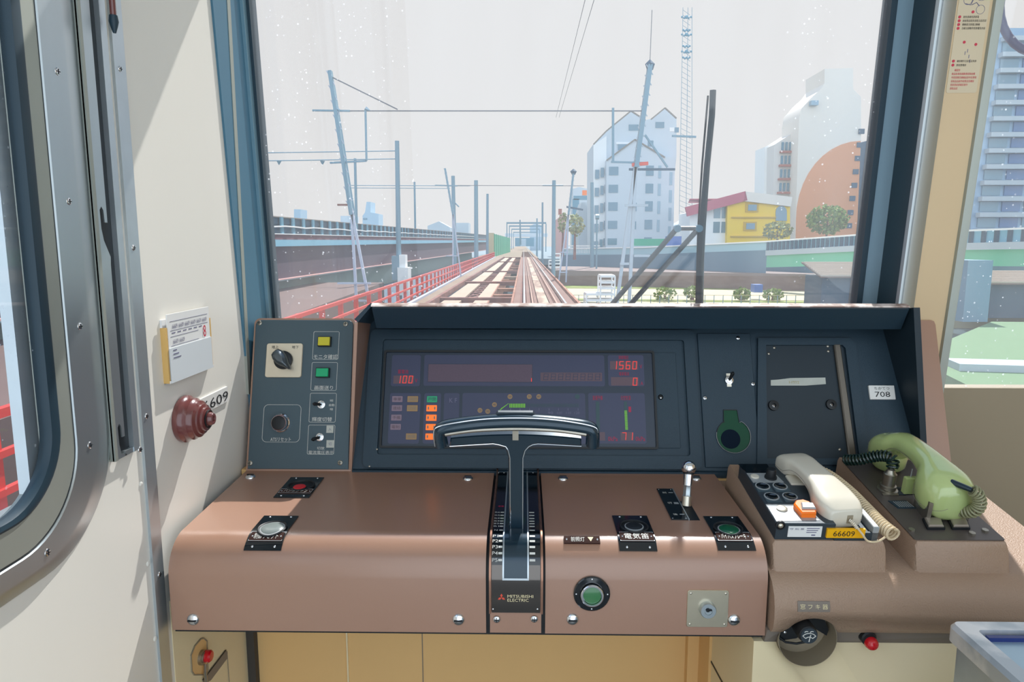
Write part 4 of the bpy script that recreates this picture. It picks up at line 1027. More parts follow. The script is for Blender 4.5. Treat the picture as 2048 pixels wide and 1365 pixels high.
M(XZ).tube([(hc.x - .041, hc.z - .002, -.02), (hc.x - .030, hc.z - .010, -.018), (hc.x - .014, hc.z - .011, -.016), (hc.x, hc.z - .008, -.016)], .0018, 8).build('cable', 'blackm', ws)
# its name strip, the red lamp
q_ = AF.box(1595, 1203, 1659.5, 1224)
wl = M(AF).grid(q_[0], q_[1], q_[2], q_[3], -.001, .0015, 1, 6).build('name_strip', 'underbrown', ax_)
M(AF).text('窓 フ キ 器', (q_[0] + q_[1]) / 2, (q_[2] + q_[3]) / 2, .0075, (q_[1] - q_[0]) * .86, .0019).build('lettering', 'printgold', wl)
rl = thing('red_lamp', 'small round red lamp on the grey strip under the side console', 'lamp', at(1742, 1290, .972))
lc = at(1740, 1283, .965); XL = lambda u, v, h=0.0: V((u, .976 - h, v))
M(XL).lathe(lc.x, lc.z + .0015, [(.0115, -.003), (.0115, .008), (.0095, .010)], 24).build('socket', 'blackm', rl)
lc = at(1742.5, 1287.5, .965)
M(XL).lathe(lc.x, lc.z, [(.0095, .004), (.0100, .010), (.0090, .016), (.0060, .0195), (.0015, .021)], 26).build('lens', 'red', rl, 'red lens')

# ------------------------------------------------------------ white telephone unit
pu = thing('telephone_unit', 'grey control unit with round buttons, orange tab and yellow number label under the white handset', 'control unit', UF(.465, .1, 0))
H1 = .0285
uL, uM, uR = .388, .478, .5435
M(UF).prism([(uL, .006), (uM, .006), (uM, .195), (uL, .195)], 0, H1, .0012).build('control_box', 'unitgrey', pu)
M(UF).box(uM, uR, .006, .195, 0, .012).build('cradle_base', 'unitgrey', pu)
M(UF).prism([(uR - .009, .004), (uR, .004), (uR, .15), (uR - .009, .15)], 0, H1 - .004, .001).build('cradle_wall', 'unitlight', pu)
M(UF).prism([(uM, .004), (uR, .004), (uR, .008), (uM, .008)], 0, .014).build('cradle_lip', 'unitgrey', pu)
UT = UF.up(H1)
def ub_(*p): return UT.inv(*p)
M(UT).prism([ub_(1477, 929), ub_(1534, 929), ub_(1545, 947.5), ub_(1494, 947.5)], -.001, .0006).build('display_window', 'glossblack', pu)
M(UT).prism([ub_(1493, 947.5), ub_(1549, 947.5), ub_(1568, 966), ub_(1506, 966)], -.001, .0008).build('button_tray', 'unitlight', pu)
c = ub_(1509.5, 955); M(UT).lathe(c[0], c[1], [(.0072, 0), (.0072, .0022), (.0062, .0030), (.001, .0030)], 24).build('cream_button', 'phonewhite', pu)
c = ub_(1541, 957); M(UT).lathe(c[0], c[1], [(.0105, 0), (.0100, .004), (.0085, .0045), (.0080, .016), (.0070, .018), (.001, .018)], 24).build('black_dial', 'blackm', pu)
for px, py in ((1525, 974.5), (1560, 974.5), (1543, 995), (1579.6, 995)):
    c = ub_(px, py); o = M(UT).prism([(c[0] - .0125, c[1] - .017)] + [(c[0] + .0125, c[1] - .017)] + [(c[0] + .0125 * math.cos(R(a)), c[1] + .0125 * math.sin(R(a))) for a in range(0, 181, 20)], 0, .0010).build('button_plate', 'boxgrey', pu)
    M(UT).ring([(c[0] + .0120 * math.cos(R(a)), c[1] + .0120 * math.sin(R(a))) for a in range(0, 360, 12)], [(c[0] + .0100 * math.cos(R(a)), c[1] + .0100 * math.sin(R(a))) for a in range(0, 360, 12)], .001, .0022).build('ring', 'unitlight', o)
    M(UT).lathe(c[0], c[1], [(.0098, .001), (.0098, .0026), (.0085, .0030), (.006, .0022), (.001, .0020)], 26).build('button', 'glossblack', o)
M(UT).prism([ub_(1535.5, 1014), ub_(1586, 1014), ub_(1640, 1042), ub_(1553, 1044)], -.001, .0007).build('lower_plate', 'unitlight', pu)
c = ub_(1563.5, 1019.5); M(UT).lathe(c[0], c[1], [(.0085, .0007), (.0085, .0025), (.0060, .0035), (.001, .0030)], 26).build('silver_button', 'brightmetal', pu)
ot = [ub_(1602, 1037), ub_(1631, 1037), ub_(1631, 1030), ub_(1618, 1014), ub_(1604, 1009), ub_(1590, 1011), ub_(1586, 1018)]
o = M(UT).prism(ot, .0005, .010, .002).build('orange_tab', 'orange', pu, 'orange rounded tab')
M(UT).prism([ub_(1602, 1031), ub_(1630, 1031), ub_(1624, 1020), ub_(1600, 1019)], .0095, .0135, .0015).build('grey_key', 'unitlight', o)
FF = Plane(UF(0, .0058, 0), (1, 0, 0), tuple(UF.n))
def fb(*b): return FF.box(*b)
q_ = fb(1575.6, 1053, 1643, 1074); lab = M(FF).box(*q_, 0, .001).build('maker_label', 'paper', pu)
t = M(FF)
for i, s_ in enumerate(('守 則 票', )): t.text(s_, q_[0] + .013, q_[3] - .0045, .0035, .022, .0013)
for i in range(3): t.box(q_[0] + .028, q_[1] - .004 - i * .002, q_[3] - .004 - i * .0035, q_[3] - .0028 - i * .0035, .001, .0013)
t.box(q_[0] + .036, q_[0] + .042, q_[2] + .0025, q_[2] + .0045, .001, .0013); t.build('print', 'dimprint', lab)
FFY = FF.up(.0022); q_ = FFY.box(1653, 1058.5, 1729.5, 1076); lab = M(FFY).box(q_[0], q_[1], q_[2], q_[3], -.003, .0012).build('number_label', 'yellow', pu, 'yellow number label')
M(FFY).text('66609', (q_[0] + q_[1]) / 2 - .003, (q_[2] + q_[3]) / 2, (q_[3] - q_[2]) * .60, (q_[1] - q_[0]) * .56, .0016).build('lettering', 'printblack', lab)
c = FF.inv(1560, 1050); M(FF).lathe(c[0], c[1], [(.0075, 0), (.0075, .003), (.0058, .0035), (.0052, .002)], 20).build('jack', 'blackm', pu); M(FF).dome(c[0], c[1], .0045, .002, .8, 14).build('jack_tip', 'brightmetal', pu)
M(UF).rrect(.452, .50, .120, .150, .003, .010, H1 + .003, .001).build('cradle_pad', 'phonewhite', pu, 'cream cradle pad')

def loft(stations, base, ang, m, name, parent, ex=3.4, seg=28, seam=None):
    """stations: (t, top, bottom, half width); t runs away from base along the unit plane"""
    ca, sa = math.cos(ang), math.sin(ang); rs = []
    # refine the stations with a smooth path
    P = smoothpath([(a, b, c) for a, b, c, d in stations], 4); W = smoothpath([(d, 0, 0) for a, b, c, d in stations], 4)
    for (t_, tp_, bt_), w_ in zip(P, W):
        w_ = w_[0]; hc_ = (tp_ + bt_) / 2; hh_ = (tp_ - bt_) / 2; r_ = []
        for i in range(seg):
            a = 2 * math.pi * i / seg; c_, s_ = math.cos(a), math.sin(a)
            x = w_ * math.copysign(abs(c_) ** (2 / ex), c_); z = hh_ * math.copysign(abs(s_) ** (2 / ex), s_)
            r_.append((base[0] + x * ca + t_ * sa * -1, base[1] + t_ * ca + x * sa, hc_ + z))
        rs.append(r_)
    o = M(UF).rings(rs).build(name, m, parent, smooth=60)
    if seam:
        for sd in (-1, 1):
            pts = []
            for (t_, tp_, bt_), w_ in list(zip(P, W))[2:-2]:
                x = sd * (w_[0] + .0001); hz = bt_ + (tp_ - bt_) * seam
                pts.append((base[0] + x * ca - t_ * sa, base[1] + t_ * ca + x * sa, hz))
            M(UF).tube(pts, .00035, 4).build('seam', 'underbrown', o)
    return o
wp = thing('white_telephone', 'off-white telephone handset lying on the grey control unit', 'telephone', UF(.49, .1, .012))
wst = [(0, .043, .016, .020), (.003, .046, .0135, .027), (.018, .053, .0125, .0325), (.038, .057, .014, .0325), (.052, .0595, .020, .030), (.064, .061, .030, .0268), (.08, .062, .036, .0245), (.11, .062, .039, .0232), (.13, .061, .034, .0245), (.142, .060, .024, .027), (.150, .059, .018, .028), (.168, .055, .017, .028), (.178, .049, .020, .0265), (.184, .041, .024, .021)]
hand = loft(wst, (.4985, .017), .13, 'phonewhite', 'handset', wp, 4.2, 32, .38)
cj = UF(.5, .0165, .030)
M(UF).rrect(.499, .508, .0168, .0172, .0001, .022, .036).build('cord_socket', 'drab', hand)
tail = [UF(.503, .015, .029), UF(.507, .006, .026), UF(.514, -.004, .018), UF(.524, -.006, .006), UF(.540, -.004, .0045), UF(.552, .0, .009)]
M().tube(smoothpath(tail, 6), .0016, 8).build('cord_tail', 'cordwhite', wp)
M().tube(coil([UF(.503, .015, .029), UF(.506, .009, .027), UF(.510, .002, .022)], .0022, 7, 10), .0010, 5).build('cord_sleeve', 'phonewhite', wp)
cp = [UF(.566, .002, .012), UF(.560, .03, .012), UF(.556, .08, .013), UF(.551, .13, .014), UF(.535, .185, .015), UF(.50, .21, .015)]
M().tube(coil(cp, .0095, 46, 12), .0021, 6).build('coiled_cord', 'cordwhite', wp, 'coiled cream cord')

# ------------------------------------------------------------ green telephone
gp__ = thing('green_telephone', 'glossy green telephone handset resting in a metal bracket at the right of the side console', 'telephone', UF(.68, .12, .002))
gst = [(0, .050, .028, .010), (.003, .060, .012, .024), (.012, .070, .003, .0355), (.031, .078, .0005, .0425), (.050, .082, .003, .0405), (.062, .0845, .016, .0340), (.074, .087, .044, .0250), (.10, .089, .055, .0212), (.13, .0885, .056, .0212), (.150, .087, .050, .0235), (.165, .084, .028, .031), (.177, .078, .018, .0345), (.193, .071, .014, .0355), (.207, .060, .018, .029), (.213, .052, .026, .015)]
gh = loft(gst, (.6860, .046), .08, 'phonegreen', 'handset', gp__, 2.5, 36, .30)
M(UF).lathe(.672, .231, [(.0245, .006), (.0290, .012), (.0300, .030), (.028, .034)], 30).build('earpiece_cup', 'phonegreen', gh)
M(UF).rrect(.657, .718, .060, .112, .003, .0, .012, .001).build('cradle_bracket', 'nickel', gp__, 'worn metal cradle bracket')
M(UF).prism([(.646, .056), (.650, .052), (.656, .100), (.652, .104)], .0, .036).build('bracket_arm', 'nickel', gp__)
M(UF).prism([(.646, .125), (.668, .125), (.668, .135), (.646, .135)], .010, .040, .002).build('rubber_stop', 'phonegreen', gp__)
M(UF).tube([(.655, .13, .03), (.655, .13, .055)], .001, 6).build('wire', 'unitlight', gp__)
M(UF).lathe(.633, .152, [(.0165, .001), (.0165, .004), (.013, .005), (.013, .012), (.0105, .013), (.0105, .034), (.008, .036), (.006, .042), (.003, .044)], 24).build('connector', 'nickel', gp__, 'threaded metal cord connector')
M().tube(coil([UF(.635, .152, .044), UF(.634, .158, .060), UF(.622, .175, .056), UF(.600, .195, .038), UF(.585, .215, .026)], .0085, 17, 12), .0022, 6).build('coiled_cord', 'cordgreen', gp__, 'dark green coiled cord')
s0_ = at(1903, 965, 1.050); s1_ = at(1944, 981, 1.024)
M().tube([s0_, s0_.lerp(s1_, .5), s1_], [.0052, .0048, .0040], 14).build('cord_stub', 'handleblue', gp__)
M().tube(coil([s1_, at(1955, 990, 1.024), at(1959, 1008, 1.026), at(1949, 1022, 1.032), at(1928, 1024, 1.045), at(1905, 1018, 1.06)], .0085, 15, 12), .0020, 6).build('coiled_cord', 'cordolive', gp__, 'olive end of the coiled cord')
# fittings on the right block
UB = UF.up(.0015)
def upl(P, m, name, h=.0012, par=ax_, label=None): return M(UB).prism([UB.inv(*p) for p in P], 0, h).build(name, m, par, label)
upl([(1780, 979), (1800, 979), (1812, 991), (1792, 991)], 'panelblack', 'marking_plate'); upl([(1790, 976), (1826, 976), (1842, 990), (1806, 990)], 'panelblack', 'marking_plate')
vp = upl([(1776, 1003), (1812, 1003), (1832, 1018), (1796, 1018)], 'panelblack', 'vent_plate')
for i in range(7):
    a, b_ = UB.inv(1786 + i * 4.5, 1005), UB.inv(1800 + i * 4.5, 1016); M(UB).bar((*a, .0014), (*b_, .0014), .0012, .0006).build('vent_slot', 'unitlight', vp)
for x in (1844, 1894):
    P = [(x, 1041), (x + 38, 1041), (x + 46, 1061), (x + 10, 1061)]
    o = upl(P, 'blackm', 'lens_frame', .004); pts = [UB.inv(*p) for p in P]; cx_ = sum(p[0] for p in pts) / 4; cy_ = sum(p[1] for p in pts) / 4
    M(UB).prism([(cx_ + (a - cx_) * .85, cy_ + (b - cy_) * .85) for a, b in pts], .004, .0075, .0015).build('square_lens', mat('smokelens', '#978c80', .2, .2, coat=.8), o)
for px, py in ((1823, 1062), (1944, 1069), (1970, 1063)):
    u, v = UB.inv(px, py); M(UB).tube([(u, v, 0), (u, v, .003)], .0050, 6).build('hex_bolt', 'nickel', ax_)
u, v = UB.inv(1772, 985); M(UB).tube([(u, v, 0), (u, v, .006)], .006, 6).build('hex_bolt', 'nickel', ax_); M(UB).rrect(u - .011, u + .016, v - .012, v - .006, .001, 0, .002).build('lug', 'nickel', ax_)

# ------------------------------------------------------------ silver locker at the lower right
bx = thing('metal_locker', 'silver metal locker with worn rounded rim at the lower right corner', 'locker', (.72, .5, 0))
LP = Plane((0, 0, CZ - .45), (1, 0, 0), (0, 1, 0))
c0 = LP.inv(1893, 1240)
x0, y1 = c0[0], c0[1]
M(LP).rrect(x0 + .006, x0 + .5, y1 - .55, y1 - .006, .012, -.80, -.012).build('shell', 'seatsilver', bx)
out_ = rr(x0, x0 + .51, y1 - .56, y1, .012); in_ = rr(x0 + .022, x0 + .485, y1 - .53, y1 - .022, .006)
g = M(LP); g.rings([[(a, b, h_) for a, b in P] for P, h_ in ((out_, -.022), (out_, -.005), (inset(out_, .004), 0), (in_, 0), (in_, -.012))], caps=False); g.build('rim', mat('wornrim', '#b4bec6', .35, .6, c2='#e6e8ea', vs=18), bx)
M(LP).prism(in_, -.014, -.009).build('lid', mat('lidblue', '#a9c3d3', .35, .5), bx)
M(LP).box(x0 + .03, x0 + .4, y1 - .032, y1 - .026, -.0095, -.004).build('lid_edge', 'deepblue', bx)
# ------------------------------------------------------------ outside: wipers
WP = Plane((0, 1.54, CZ - .15), (1, 0, 0), (0, -.058, .62))
wi = thing('wiper', 'black windscreen wiper with long blade and double arm outside the glass', 'wiper', WP(.4, 0, 0))
def wpt(x, y, h=0.0): a = WP.inv(x, y); return (a[0], a[1], h)
M(WP).tube([wpt(1426, 180), wpt(1424, 230), wpt(1414, 330), wpt(1405, 450), wpt(1401, 520), wpt(1399, 640)], [.0066, .0066, .0066, .0075, .0082, .0085], 4).build('blade', 'framedark', wi)
M(WP).tube([wpt(1419, 190, -.012), wpt(1407, 330, -.012), wpt(1399, 460, -.012), wpt(1394, 640, -.012)], .0022, 6).build('rubber', 'blackm', wi)
M(WP).tube([wpt(1355, 456), wpt(1225, 608), wpt(1190, 650)], .0058, 8).build('arm', 'framedark', wi)
M(WP).tube([wpt(1396, 459), wpt(1262, 608), wpt(1220, 655)], .0058, 8).build('arm', 'framedark', wi)
M(WP).tube([wpt(1350, 457), wpt(1400, 457)], .0050, 8).build('link', 'framedark', wi)
for x in (1354, 1397): M(WP).disc(wpt(x, 457)[0], wpt(x, 457)[1], .008, -.004, .009, 16).build('pivot', 'frameblue', wi)

# ------------------------------------------------------------ outside materials
mat('rust', '#8c5440', .8, c2='#a4745a', vs=1.2); mat('rustdark', '#6e4440', .85, c2='#8a5648', vs=1.5); mat('palegirder', '#ac937c', .7, var=.1, vs=2)
mat('railsteel', '#cfd0d2', .25, .8); mat('railtop', '#98705e', .6); mat('sleeperbrown', '#7c5a4e', .85, var=.15, vs=3); mat('walkway', '#86725e', .85, var=.1, vs=4, stretch=(1, .2, 1))
mat('redrail', '#c8342c', .45); mat('wallred', '#7a4450', .7); mat('ballast', '#86745f', .9, var=.2, vs=3)
mat('bridgeblue', '#5f93a8', .6); mat('bridgelight', '#7fb6cc', .6); mat('girderpurple', '#4e3a4a', .7, var=.1, vs=.3, stretch=(1, .2, 2)); mat('darkblue', '#34546a', .6); mat('whiteline', '#f0f0ee', .5)
mat('stonewall', '#8a9a92', .8, var=.1, vs=.5); mat('mudbrown', '#6c5650', .9, var=.12, vs=.6); mat('riverdark', '#3c5864', .25, var=.1, vs=.3)
mat('polegrey', '#6f93a4', .5); mat('polelight', '#b0bcc6', .5); mat('concrete', '#b8bcb8', .8); mat('netgreen', '#24a07c', .6); mat('wire', '#6c6f74', .6)
mat('bldgwhite', '#c8d2da', .7, var=.03, vs=.4); mat('bldgside', '#eef0f0', .7); mat('windowblue', '#5c8498', .15, .1, coat=.5); mat('roofline', '#8a8278', .7)
mat('bldgyellow', '#f2c80c', .6); mat('yellowtrim', '#c8a024', .6); mat('roofpink', '#b8586c', .6); mat('towercream', '#e6ddd2', .7); mat('towerorange', '#e0986c', .7, var=.04, vs=.4)
mat('balcony', '#d8d4d0', .7); mat('balconyred', '#a8685c', .7); mat('leafgreen', '#8a9a4a', .8, c2='#5c7c44', vs=3); mat('palmgreen', '#76885a', .8, c2='#a8a060', vs=4)
mat('bridgegreen', '#6cc0a0', .6); mat('bankblue', '#5c7c90', .8, var=.06, vs=.4); mat('stonebrown', '#7d6a64', .85, var=.12, vs=.4); mat('sand', '#bdb18e', .8, var=.04, vs=.3); mat('grass', '#7c8a3e', .9, var=.12, vs=1.5); mat('lawn', '#66855f', .9, var=.06, vs=.6)
mat('rooftan', '#b8a898', .7); mat('farhaze', '#a8c0d0', .8); mat('farground', '#74868e', .9, var=.2, vs=.05); mat('towerblue', '#86a6c0', .4, .1, var=.25, vs=.35); mat('slab', '#b4c0c8', .7); mat('ghostwhite', '#aeb6c8', .6); mat('pinkbrick', '#c89a94', .8)  # farhaze: distance haze is mixed into the base colour
mat('towerwindow', '#3c6c9c', .2, coat=.4)
RZ = CZ - 2.0                                  # rail head level
GZ = CZ - 4.9                                  # river bank level
# ground of the river valley
def flat(P, z0, z1, name, m, **k):
    return M().prism([(a, b) for a, b in P], z0, z1).build(name, m, **k)
flat([(-300, -5), (300, -5), (300, 1400), (-300, 1400)], GZ - 1.6, GZ - 1.1, 'ground', 'riverdark', kind='structure')
flat([(-1.6, 120), (2.6, 120), (2.6, 1200), (-9, 1200), (-9, 120)], RZ - 2, RZ - .25, 'track_bed', 'ballast', kind='structure')
flat([(-300, 170), (300, 170), (300, 1300), (-300, 1300)], GZ, RZ - 1.4, 'far_ground', 'farground', kind='structure')
# ---- the running track
tk = thing('railway_track', 'steel railway track running straight ahead over the girder bridge', 'railway track', (.75, 30, RZ - .3))
for x in (.03, 1.475): M().box(x - .036, x + .036, 2, 480, RZ - .15, RZ).build('rail', 'railsteel', tk)
for x in (.33, 1.175): M().box(x - .03, x + .03, 2, 120, RZ - .12, RZ - .02).build('guard_rail', 'railtop', tk)
for a, b_ in ((-.42, -.12), (.12, .28), (.40, .52), (.98, 1.12), (1.24, 1.40), (1.6, 1.98)): M().box(a, b_, 2, 122, RZ - .30, RZ - .14).build('side_plank', 'sleeperbrown', tk)
M().box(-.12, 1.6, 2, 122, RZ - .34, RZ - .22).build('deck', 'rustdark', tk)
g = M(); rnd = random.Random(3)
g.box(.56, .95, 2, 120, RZ - .21, RZ - .15); g.build('centre_walk', mat('paleplank', '#8a6c5c', .8, c2='#b8a68e', vs=2.5, stretch=(1, .15, 1)), tk)
M().box(1.92, 2.02, 2, 122, RZ - .2, RZ - .02).build('edge_beam', 'rust', tk); M().box(-.46, -.38, 2, 122, RZ - .2, RZ - .05).build('edge_beam', 'rust', tk)
for i in range(60):
    y = 121 + i * 1.5; M().box(-.4, 1.9, y, y + .25, RZ - .22, RZ - .12).build('sleeper', 'sleeperbrown', tk)
# ---- the open girder bay to the left
gb = thing('bridge_girders', 'rusty open steel bridge girders with lattice bracing left of the track', 'bridge', (-2, 30, RZ - 1.6))
for a, b_, m in ((-3.2, -2.5, 'palegirder'), (-1.95, -1.42, 'palegirder')): M().box(a, b_, 3, 121, RZ - .30, RZ - .22).build('girder_flange', m, gb); M().box((a + b_) / 2 - .08, (a + b_) / 2 + .08, 3, 121, RZ - 1.3, RZ - .3).build('girder_web', 'rust', gb)
M().box(-1.42, -1.36, 3, 121, RZ - 1.2, RZ - .22).build('side_web', 'rust', gb)
M().box(-3.52, -3.38, 3, 121, RZ - .3, RZ - .05).build('edge_beam', 'rustdark', gb)
for y in (19, 27.5, 39.5, 56, 88, 118):
    M().box(-3.4, -.42, y, y + (.55 if y in (39.5, 118) else .35), RZ - .34, RZ - .12).build('cross_beam', 'rustdark', gb)
for y in (23, 31, 35.5, 44, 49, 62, 69, 76, 98, 108): M().box(-1.40, -.42, y, y + .55, RZ - .42, RZ - .26).build('cross_plate', 'palegirder' if y in (23, 49) else 'rust', gb)
y = 4.0; i = 0
while y < 118:
    M().bar((-2.5, y, RZ - .34), (-1.95, y + 1.7, RZ - .34), .14, .06).build('lattice_bar', 'rustdark', gb); M().bar((-1.95, y, RZ - .38), (-2.5, y + 1.7, RZ - .38), .14, .06).build('lattice_bar', 'rustdark', gb)
    y += 1.7 if y < 60 else 3.4
# walkway and red railing
ww = M(); ww.prism([(-4.05, 2), (-3.5, 2), (-3.5, 122), (-5.1, 122)], RZ - .3, RZ - .16); ww.build('walkway', 'walkway', None, 'tan grating walkway between the red railing and the girders', 'walkway')
rl_ = thing('red_railing', 'long red steel railing with many posts along the left side of the bridge', 'railing', (-4.3, 40, RZ - .3))
def rx(y): return -4.0 - (y - 2) * .0090
for h, r_ in ((.74, .045), (.42, .035), (.12, .035)): M().bar((rx(2), 2, RZ + h - .02), (rx(122), 122, RZ + h - .02), r_ * 1.6).build('rail', 'redrail', rl_)
M().bar((rx(2) + .08, 2, RZ - .14), (rx(122) + .08, 122, RZ - .14), .14).build('kerb', 'ghostwhite', rl_, 'pale kerb below the railing')
y = 3.5
while y < 122:
    M().bar((rx(y) - .06, y, RZ - .3), (rx(y) - .06, y, RZ + .74), .10, .10).build('post', 'redrail', rl_); y += 1.5 if y < 60 else 2.6
# ---- blue road bridge on the left
XB = -12.0
def zt(Y): return CZ + 1.25 + .0095 * (Y - 20)
def zbm(Y): return CZ - 1.72
bb = thing('blue_bridge', 'long blue and purple girder bridge with white pipe railing along the left', 'bridge', (XB, 60, CZ - 1.8))
YS = [4, 16, 24, 34, 48, 66, 90, 125, 175, 240]
def strip(f0, f1, name, m, dx=0.0, th=.25, wav=0.0):
    g = M(); rs = []
    ys_ = YS if not wav else [4 + k * 1.6 for k in range(110)]
    for Y in ys_:
        a = zt(Y) + (zbm(Y) - zt(Y)) * f0; b_ = zt(Y) + (zbm(Y) - zt(Y)) * f1
        if wav: o_ = wav * math.sin(Y * 1.3); a += o_; b_ += o_
        rs.append([(XB + dx, Y, a), (XB + dx, Y, b_), (XB + dx - th, Y, b_), (XB + dx - th, Y, a)])
    return g.rings(rs).build(name, m, bb)
strip(0, .015, 'top_rail', 'roofline'); strip(.015, .115, 'parapet', 'darkblue', -.1); strip(.145, .167, 'wavy_pipe', 'whiteline', .12, .08, .03); strip(.11, .27, 'dark_wall', 'darkblue', -.15)
strip(.268, .282, 'white_pipe', 'whiteline', .12, .08); strip(.27, .365, 'lower_wall', 'wallred', -.2); strip(.365, .47, 'light_girder', 'bridgelight', .1, .4); strip(.47, .985, 'plate_girder', 'girderpurple', -.1, .4); strip(.985, 1.0, 'bottom_flange', 'pinkbrick', .12, .6)
y = 5
while y < 170:
    M().box(XB - .02, XB + .06, y, y + .35, zt(y) + (zbm(y) - zt(y)) * .27, zt(y) - .03).build('stanchion', 'bridgeblue', bb); y += 1.7 if y < 70 else 3.4
M().box(XB - 2.5, XB - .8, 4, 170, GZ, CZ - 1.9).build('river_wall', 'stonewall', None, 'grey green river wall below the blue girder bridge', 'wall', kind='structure')
flat([(XB - .8, 2), (-6.6, 2), (-8.6, 42), (XB - .8, 42)], GZ - 1.2, CZ - 2.3, 'muddy_bank', 'mudbrown', kind='structure')
flat([(XB - .8, 42), (-7.5, 42), (-8, 170), (XB - .8, 170)], GZ - 1.2, CZ - 3.6, 'dark_bank', 'darkblue', kind='structure')
# green net fence
nf = thing('green_net_fence', 'green net fence standing beside the track at the end of the bridge', 'fence', (-4.5, 150, RZ))
M().prism([(-5.6, 130), (-5.5, 130), (-4.2, 215), (-4.3, 215)], RZ - .3, RZ + 4.0).build('net', 'netgreen', nf)
for i in range(12):
    f = i / 11; M().box(-5.62 + 1.3 * f, -5.45 + 1.3 * f, 130 + 85 * f - .1, 130 + 85 * f + .1, RZ - .3, RZ + 4.1).build('post', 'netgreen', nf)
M().box(-6.6, -5.6, 129, 130, RZ - .3, RZ + 4.2).build('end_panel', 'sand', nf)

# ---- catenary masts and poles
def pole(name, label, P0, P1, r0, r1, m='polegrey', extra=(), group=None, category='pole', seg=8, band=0):
    t_ = thing(name, label, category, P0, group); k = 6
    M().tube([P0.lerp(P1, i / k) for i in range(k + 1)], [r0 + (r1 - r0) * i / k for i in range(k + 1)], seg).build('shaft', m, t_)
    for nm, pts, r_, mm_ in extra: M().tube(pts, r_, 6).build(nm, mm_, t_)
    return t_
Y1 = 19.0
A = lambda x, y, Y=Y1: at(x, y, Y)
p1 = thing('catenary_mast', 'tall leaning pale grey lattice mast left of the track, nearest of the left masts', 'mast', A(722, 640))
def mast(par, top, joint, feet, Y, w_, m1='polegrey', m2='ghostwhite', ties=()):
    a, b_ = at(*top, Y), at(*joint, Y)
    M().bar(a, b_, w_ * .55, w_).build('upper_leg', m1, par); M().bar(a + V((.0, .35, -.3)), b_ + V((0, .35, 0)), w_ * .3).build('upper_leg', m1, par)
    n = 10
    for i in range(n):
        f = i / n; c = a.lerp(b_, f); d = a.lerp(b_, f + 1 / n)
        M().bar(c + V((-w_ / 2, -.05, 0)), d + V((w_ / 2, -.05, 0)), w_ * .12).build('lacing', m2, par)
    for f_ in feet: M().bar(b_ + V((0, 0, w_)), at(*f_, Y), w_ * .42).build('lower_leg', m2, par)
    for x0_, x1_, y_ in ties: M().bar(at(x0_, y_, Y - .1), at(x1_, y_, Y - .1), w_ * .3).build('tie', m2, par)
mast(p1, (660, 142), (703, 430), ((716, 655), (748, 655)), Y1, .17, ties=((675, 742, 567), (706, 740, 602)))  # pale lower legs: a windscreen reflection put into their colour
M().bar(A(650, 222), A(1292, 222), .028).build('cross_wire', 'wire', p1)
M().bar(A(625, 221), A(700, 222), .045).build('bracket', 'polegrey', p1); M().bar(A(665, 155), A(795, 219), .03).build('stay', 'wire', p1)
M().bar(A(731, 218), A(733, 322), .05).build('drop_tube', 'polegrey', p1); M().bar(A(660, 326), A(733, 322), .05).build('bracket', 'polegrey', p1); M().bar(A(675, 410), A(700, 410), .05).build('bracket', 'rustdark', p1)
for x in (672, 731): M().tube([A(x, 218), A(x + 10, 222)], [.07, .01], 4).build('insulator', 'polegrey', p1)
p2 = thing('catenary_mast', 'tall leaning mast with pointed top, in front of the white gabled building', 'mast', A(1262, 640))
mast(p2, (1300, 130), (1272, 335), ((1228, 650), (1256, 650)), Y1, .21, m2='polelight', ties=((1250, 1296, 411), (1240, 1258, 528), (1268, 1300, 512)))
M().tube([A(1300, 119), A(1300, 128), A(1300, 140)], [.01, .13, .08], 4).build('pointed_cap', 'darkblue', p2); M().tube([A(1304, 20), A(1300, 120)], .010, 5).build('lightning_rod', 'wire', p2)
M().bar(A(1226, 216), A(1226, 325), .06).build('drop_tube', 'polegrey', p2); M().bar(A(1222, 324), A(1290, 326), .05).build('arm', 'polegrey', p2); M().bar(A(1258, 339), A(1350, 339), .06).build('arm', 'darkblue', p2); M().bar(A(1290, 270), A(1335, 335), .05).build('strut', 'polegrey', p2)
M().bar(A(1264, 330), A(1296, 327), .09).build('red_insulator', 'redorange', p2); M().bar(A(1344, 272), A(1392, 274), .05).build('side_bracket', 'polegrey', p2)
wr = thing('overhead_wires', 'pair of thin overhead wires running away above the track', 'wire', V((.75, 30, CZ + 3)))
for a, b_ in (((1180, -40), (1112, 235)), ((1200, -40), (1118, 235))):
    P = [at(a[0] + (b_[0] - a[0]) * f, a[1] + (b_[1] - a[1]) * f, 11 + f * 20) for f in (0, .35, .7, 1)]
    M().tube(P, .007, 4).build('wire', 'wire', wr)
# second portal
Y2 = 46.0
p3 = thing('catenary_mast', 'leaning lattice mast farther ahead left of the track, beside the red railing', 'mast', at(912, 590, Y2))
mast(p3, (890, 337), (906, 430), ((906, 553), (922, 553)), Y2, .20, ties=((892, 918, 512),)); M().bar(at(872, 371, Y2), at(1168, 372, Y2), .035).build('cross_wire', 'wire', p3); M().bar(at(870, 371, Y2), at(915, 372, Y2), .08).build('bracket', 'polegrey', p3)
p4 = thing('catenary_mast', 'leaning mast farther ahead right of the track, before the small blue buildings', 'mast', at(1130, 570, Y2))
mast(p4, (1147, 345), (1137, 430), ((1117, 565), (1132, 565)), Y2, .22, ties=((1118, 1135, 545), (1120, 1134, 505))); M().bar(at(1133, 414, Y2), at(1166, 420, Y2), .12).build('arm', 'darkblue', p4)
M().tube([at(1147, 338, Y2), at(1147, 343, Y2), at(1147, 350, Y2)], [.02, .22, .1], 4).build('pointed_cap', 'darkblue', p4)
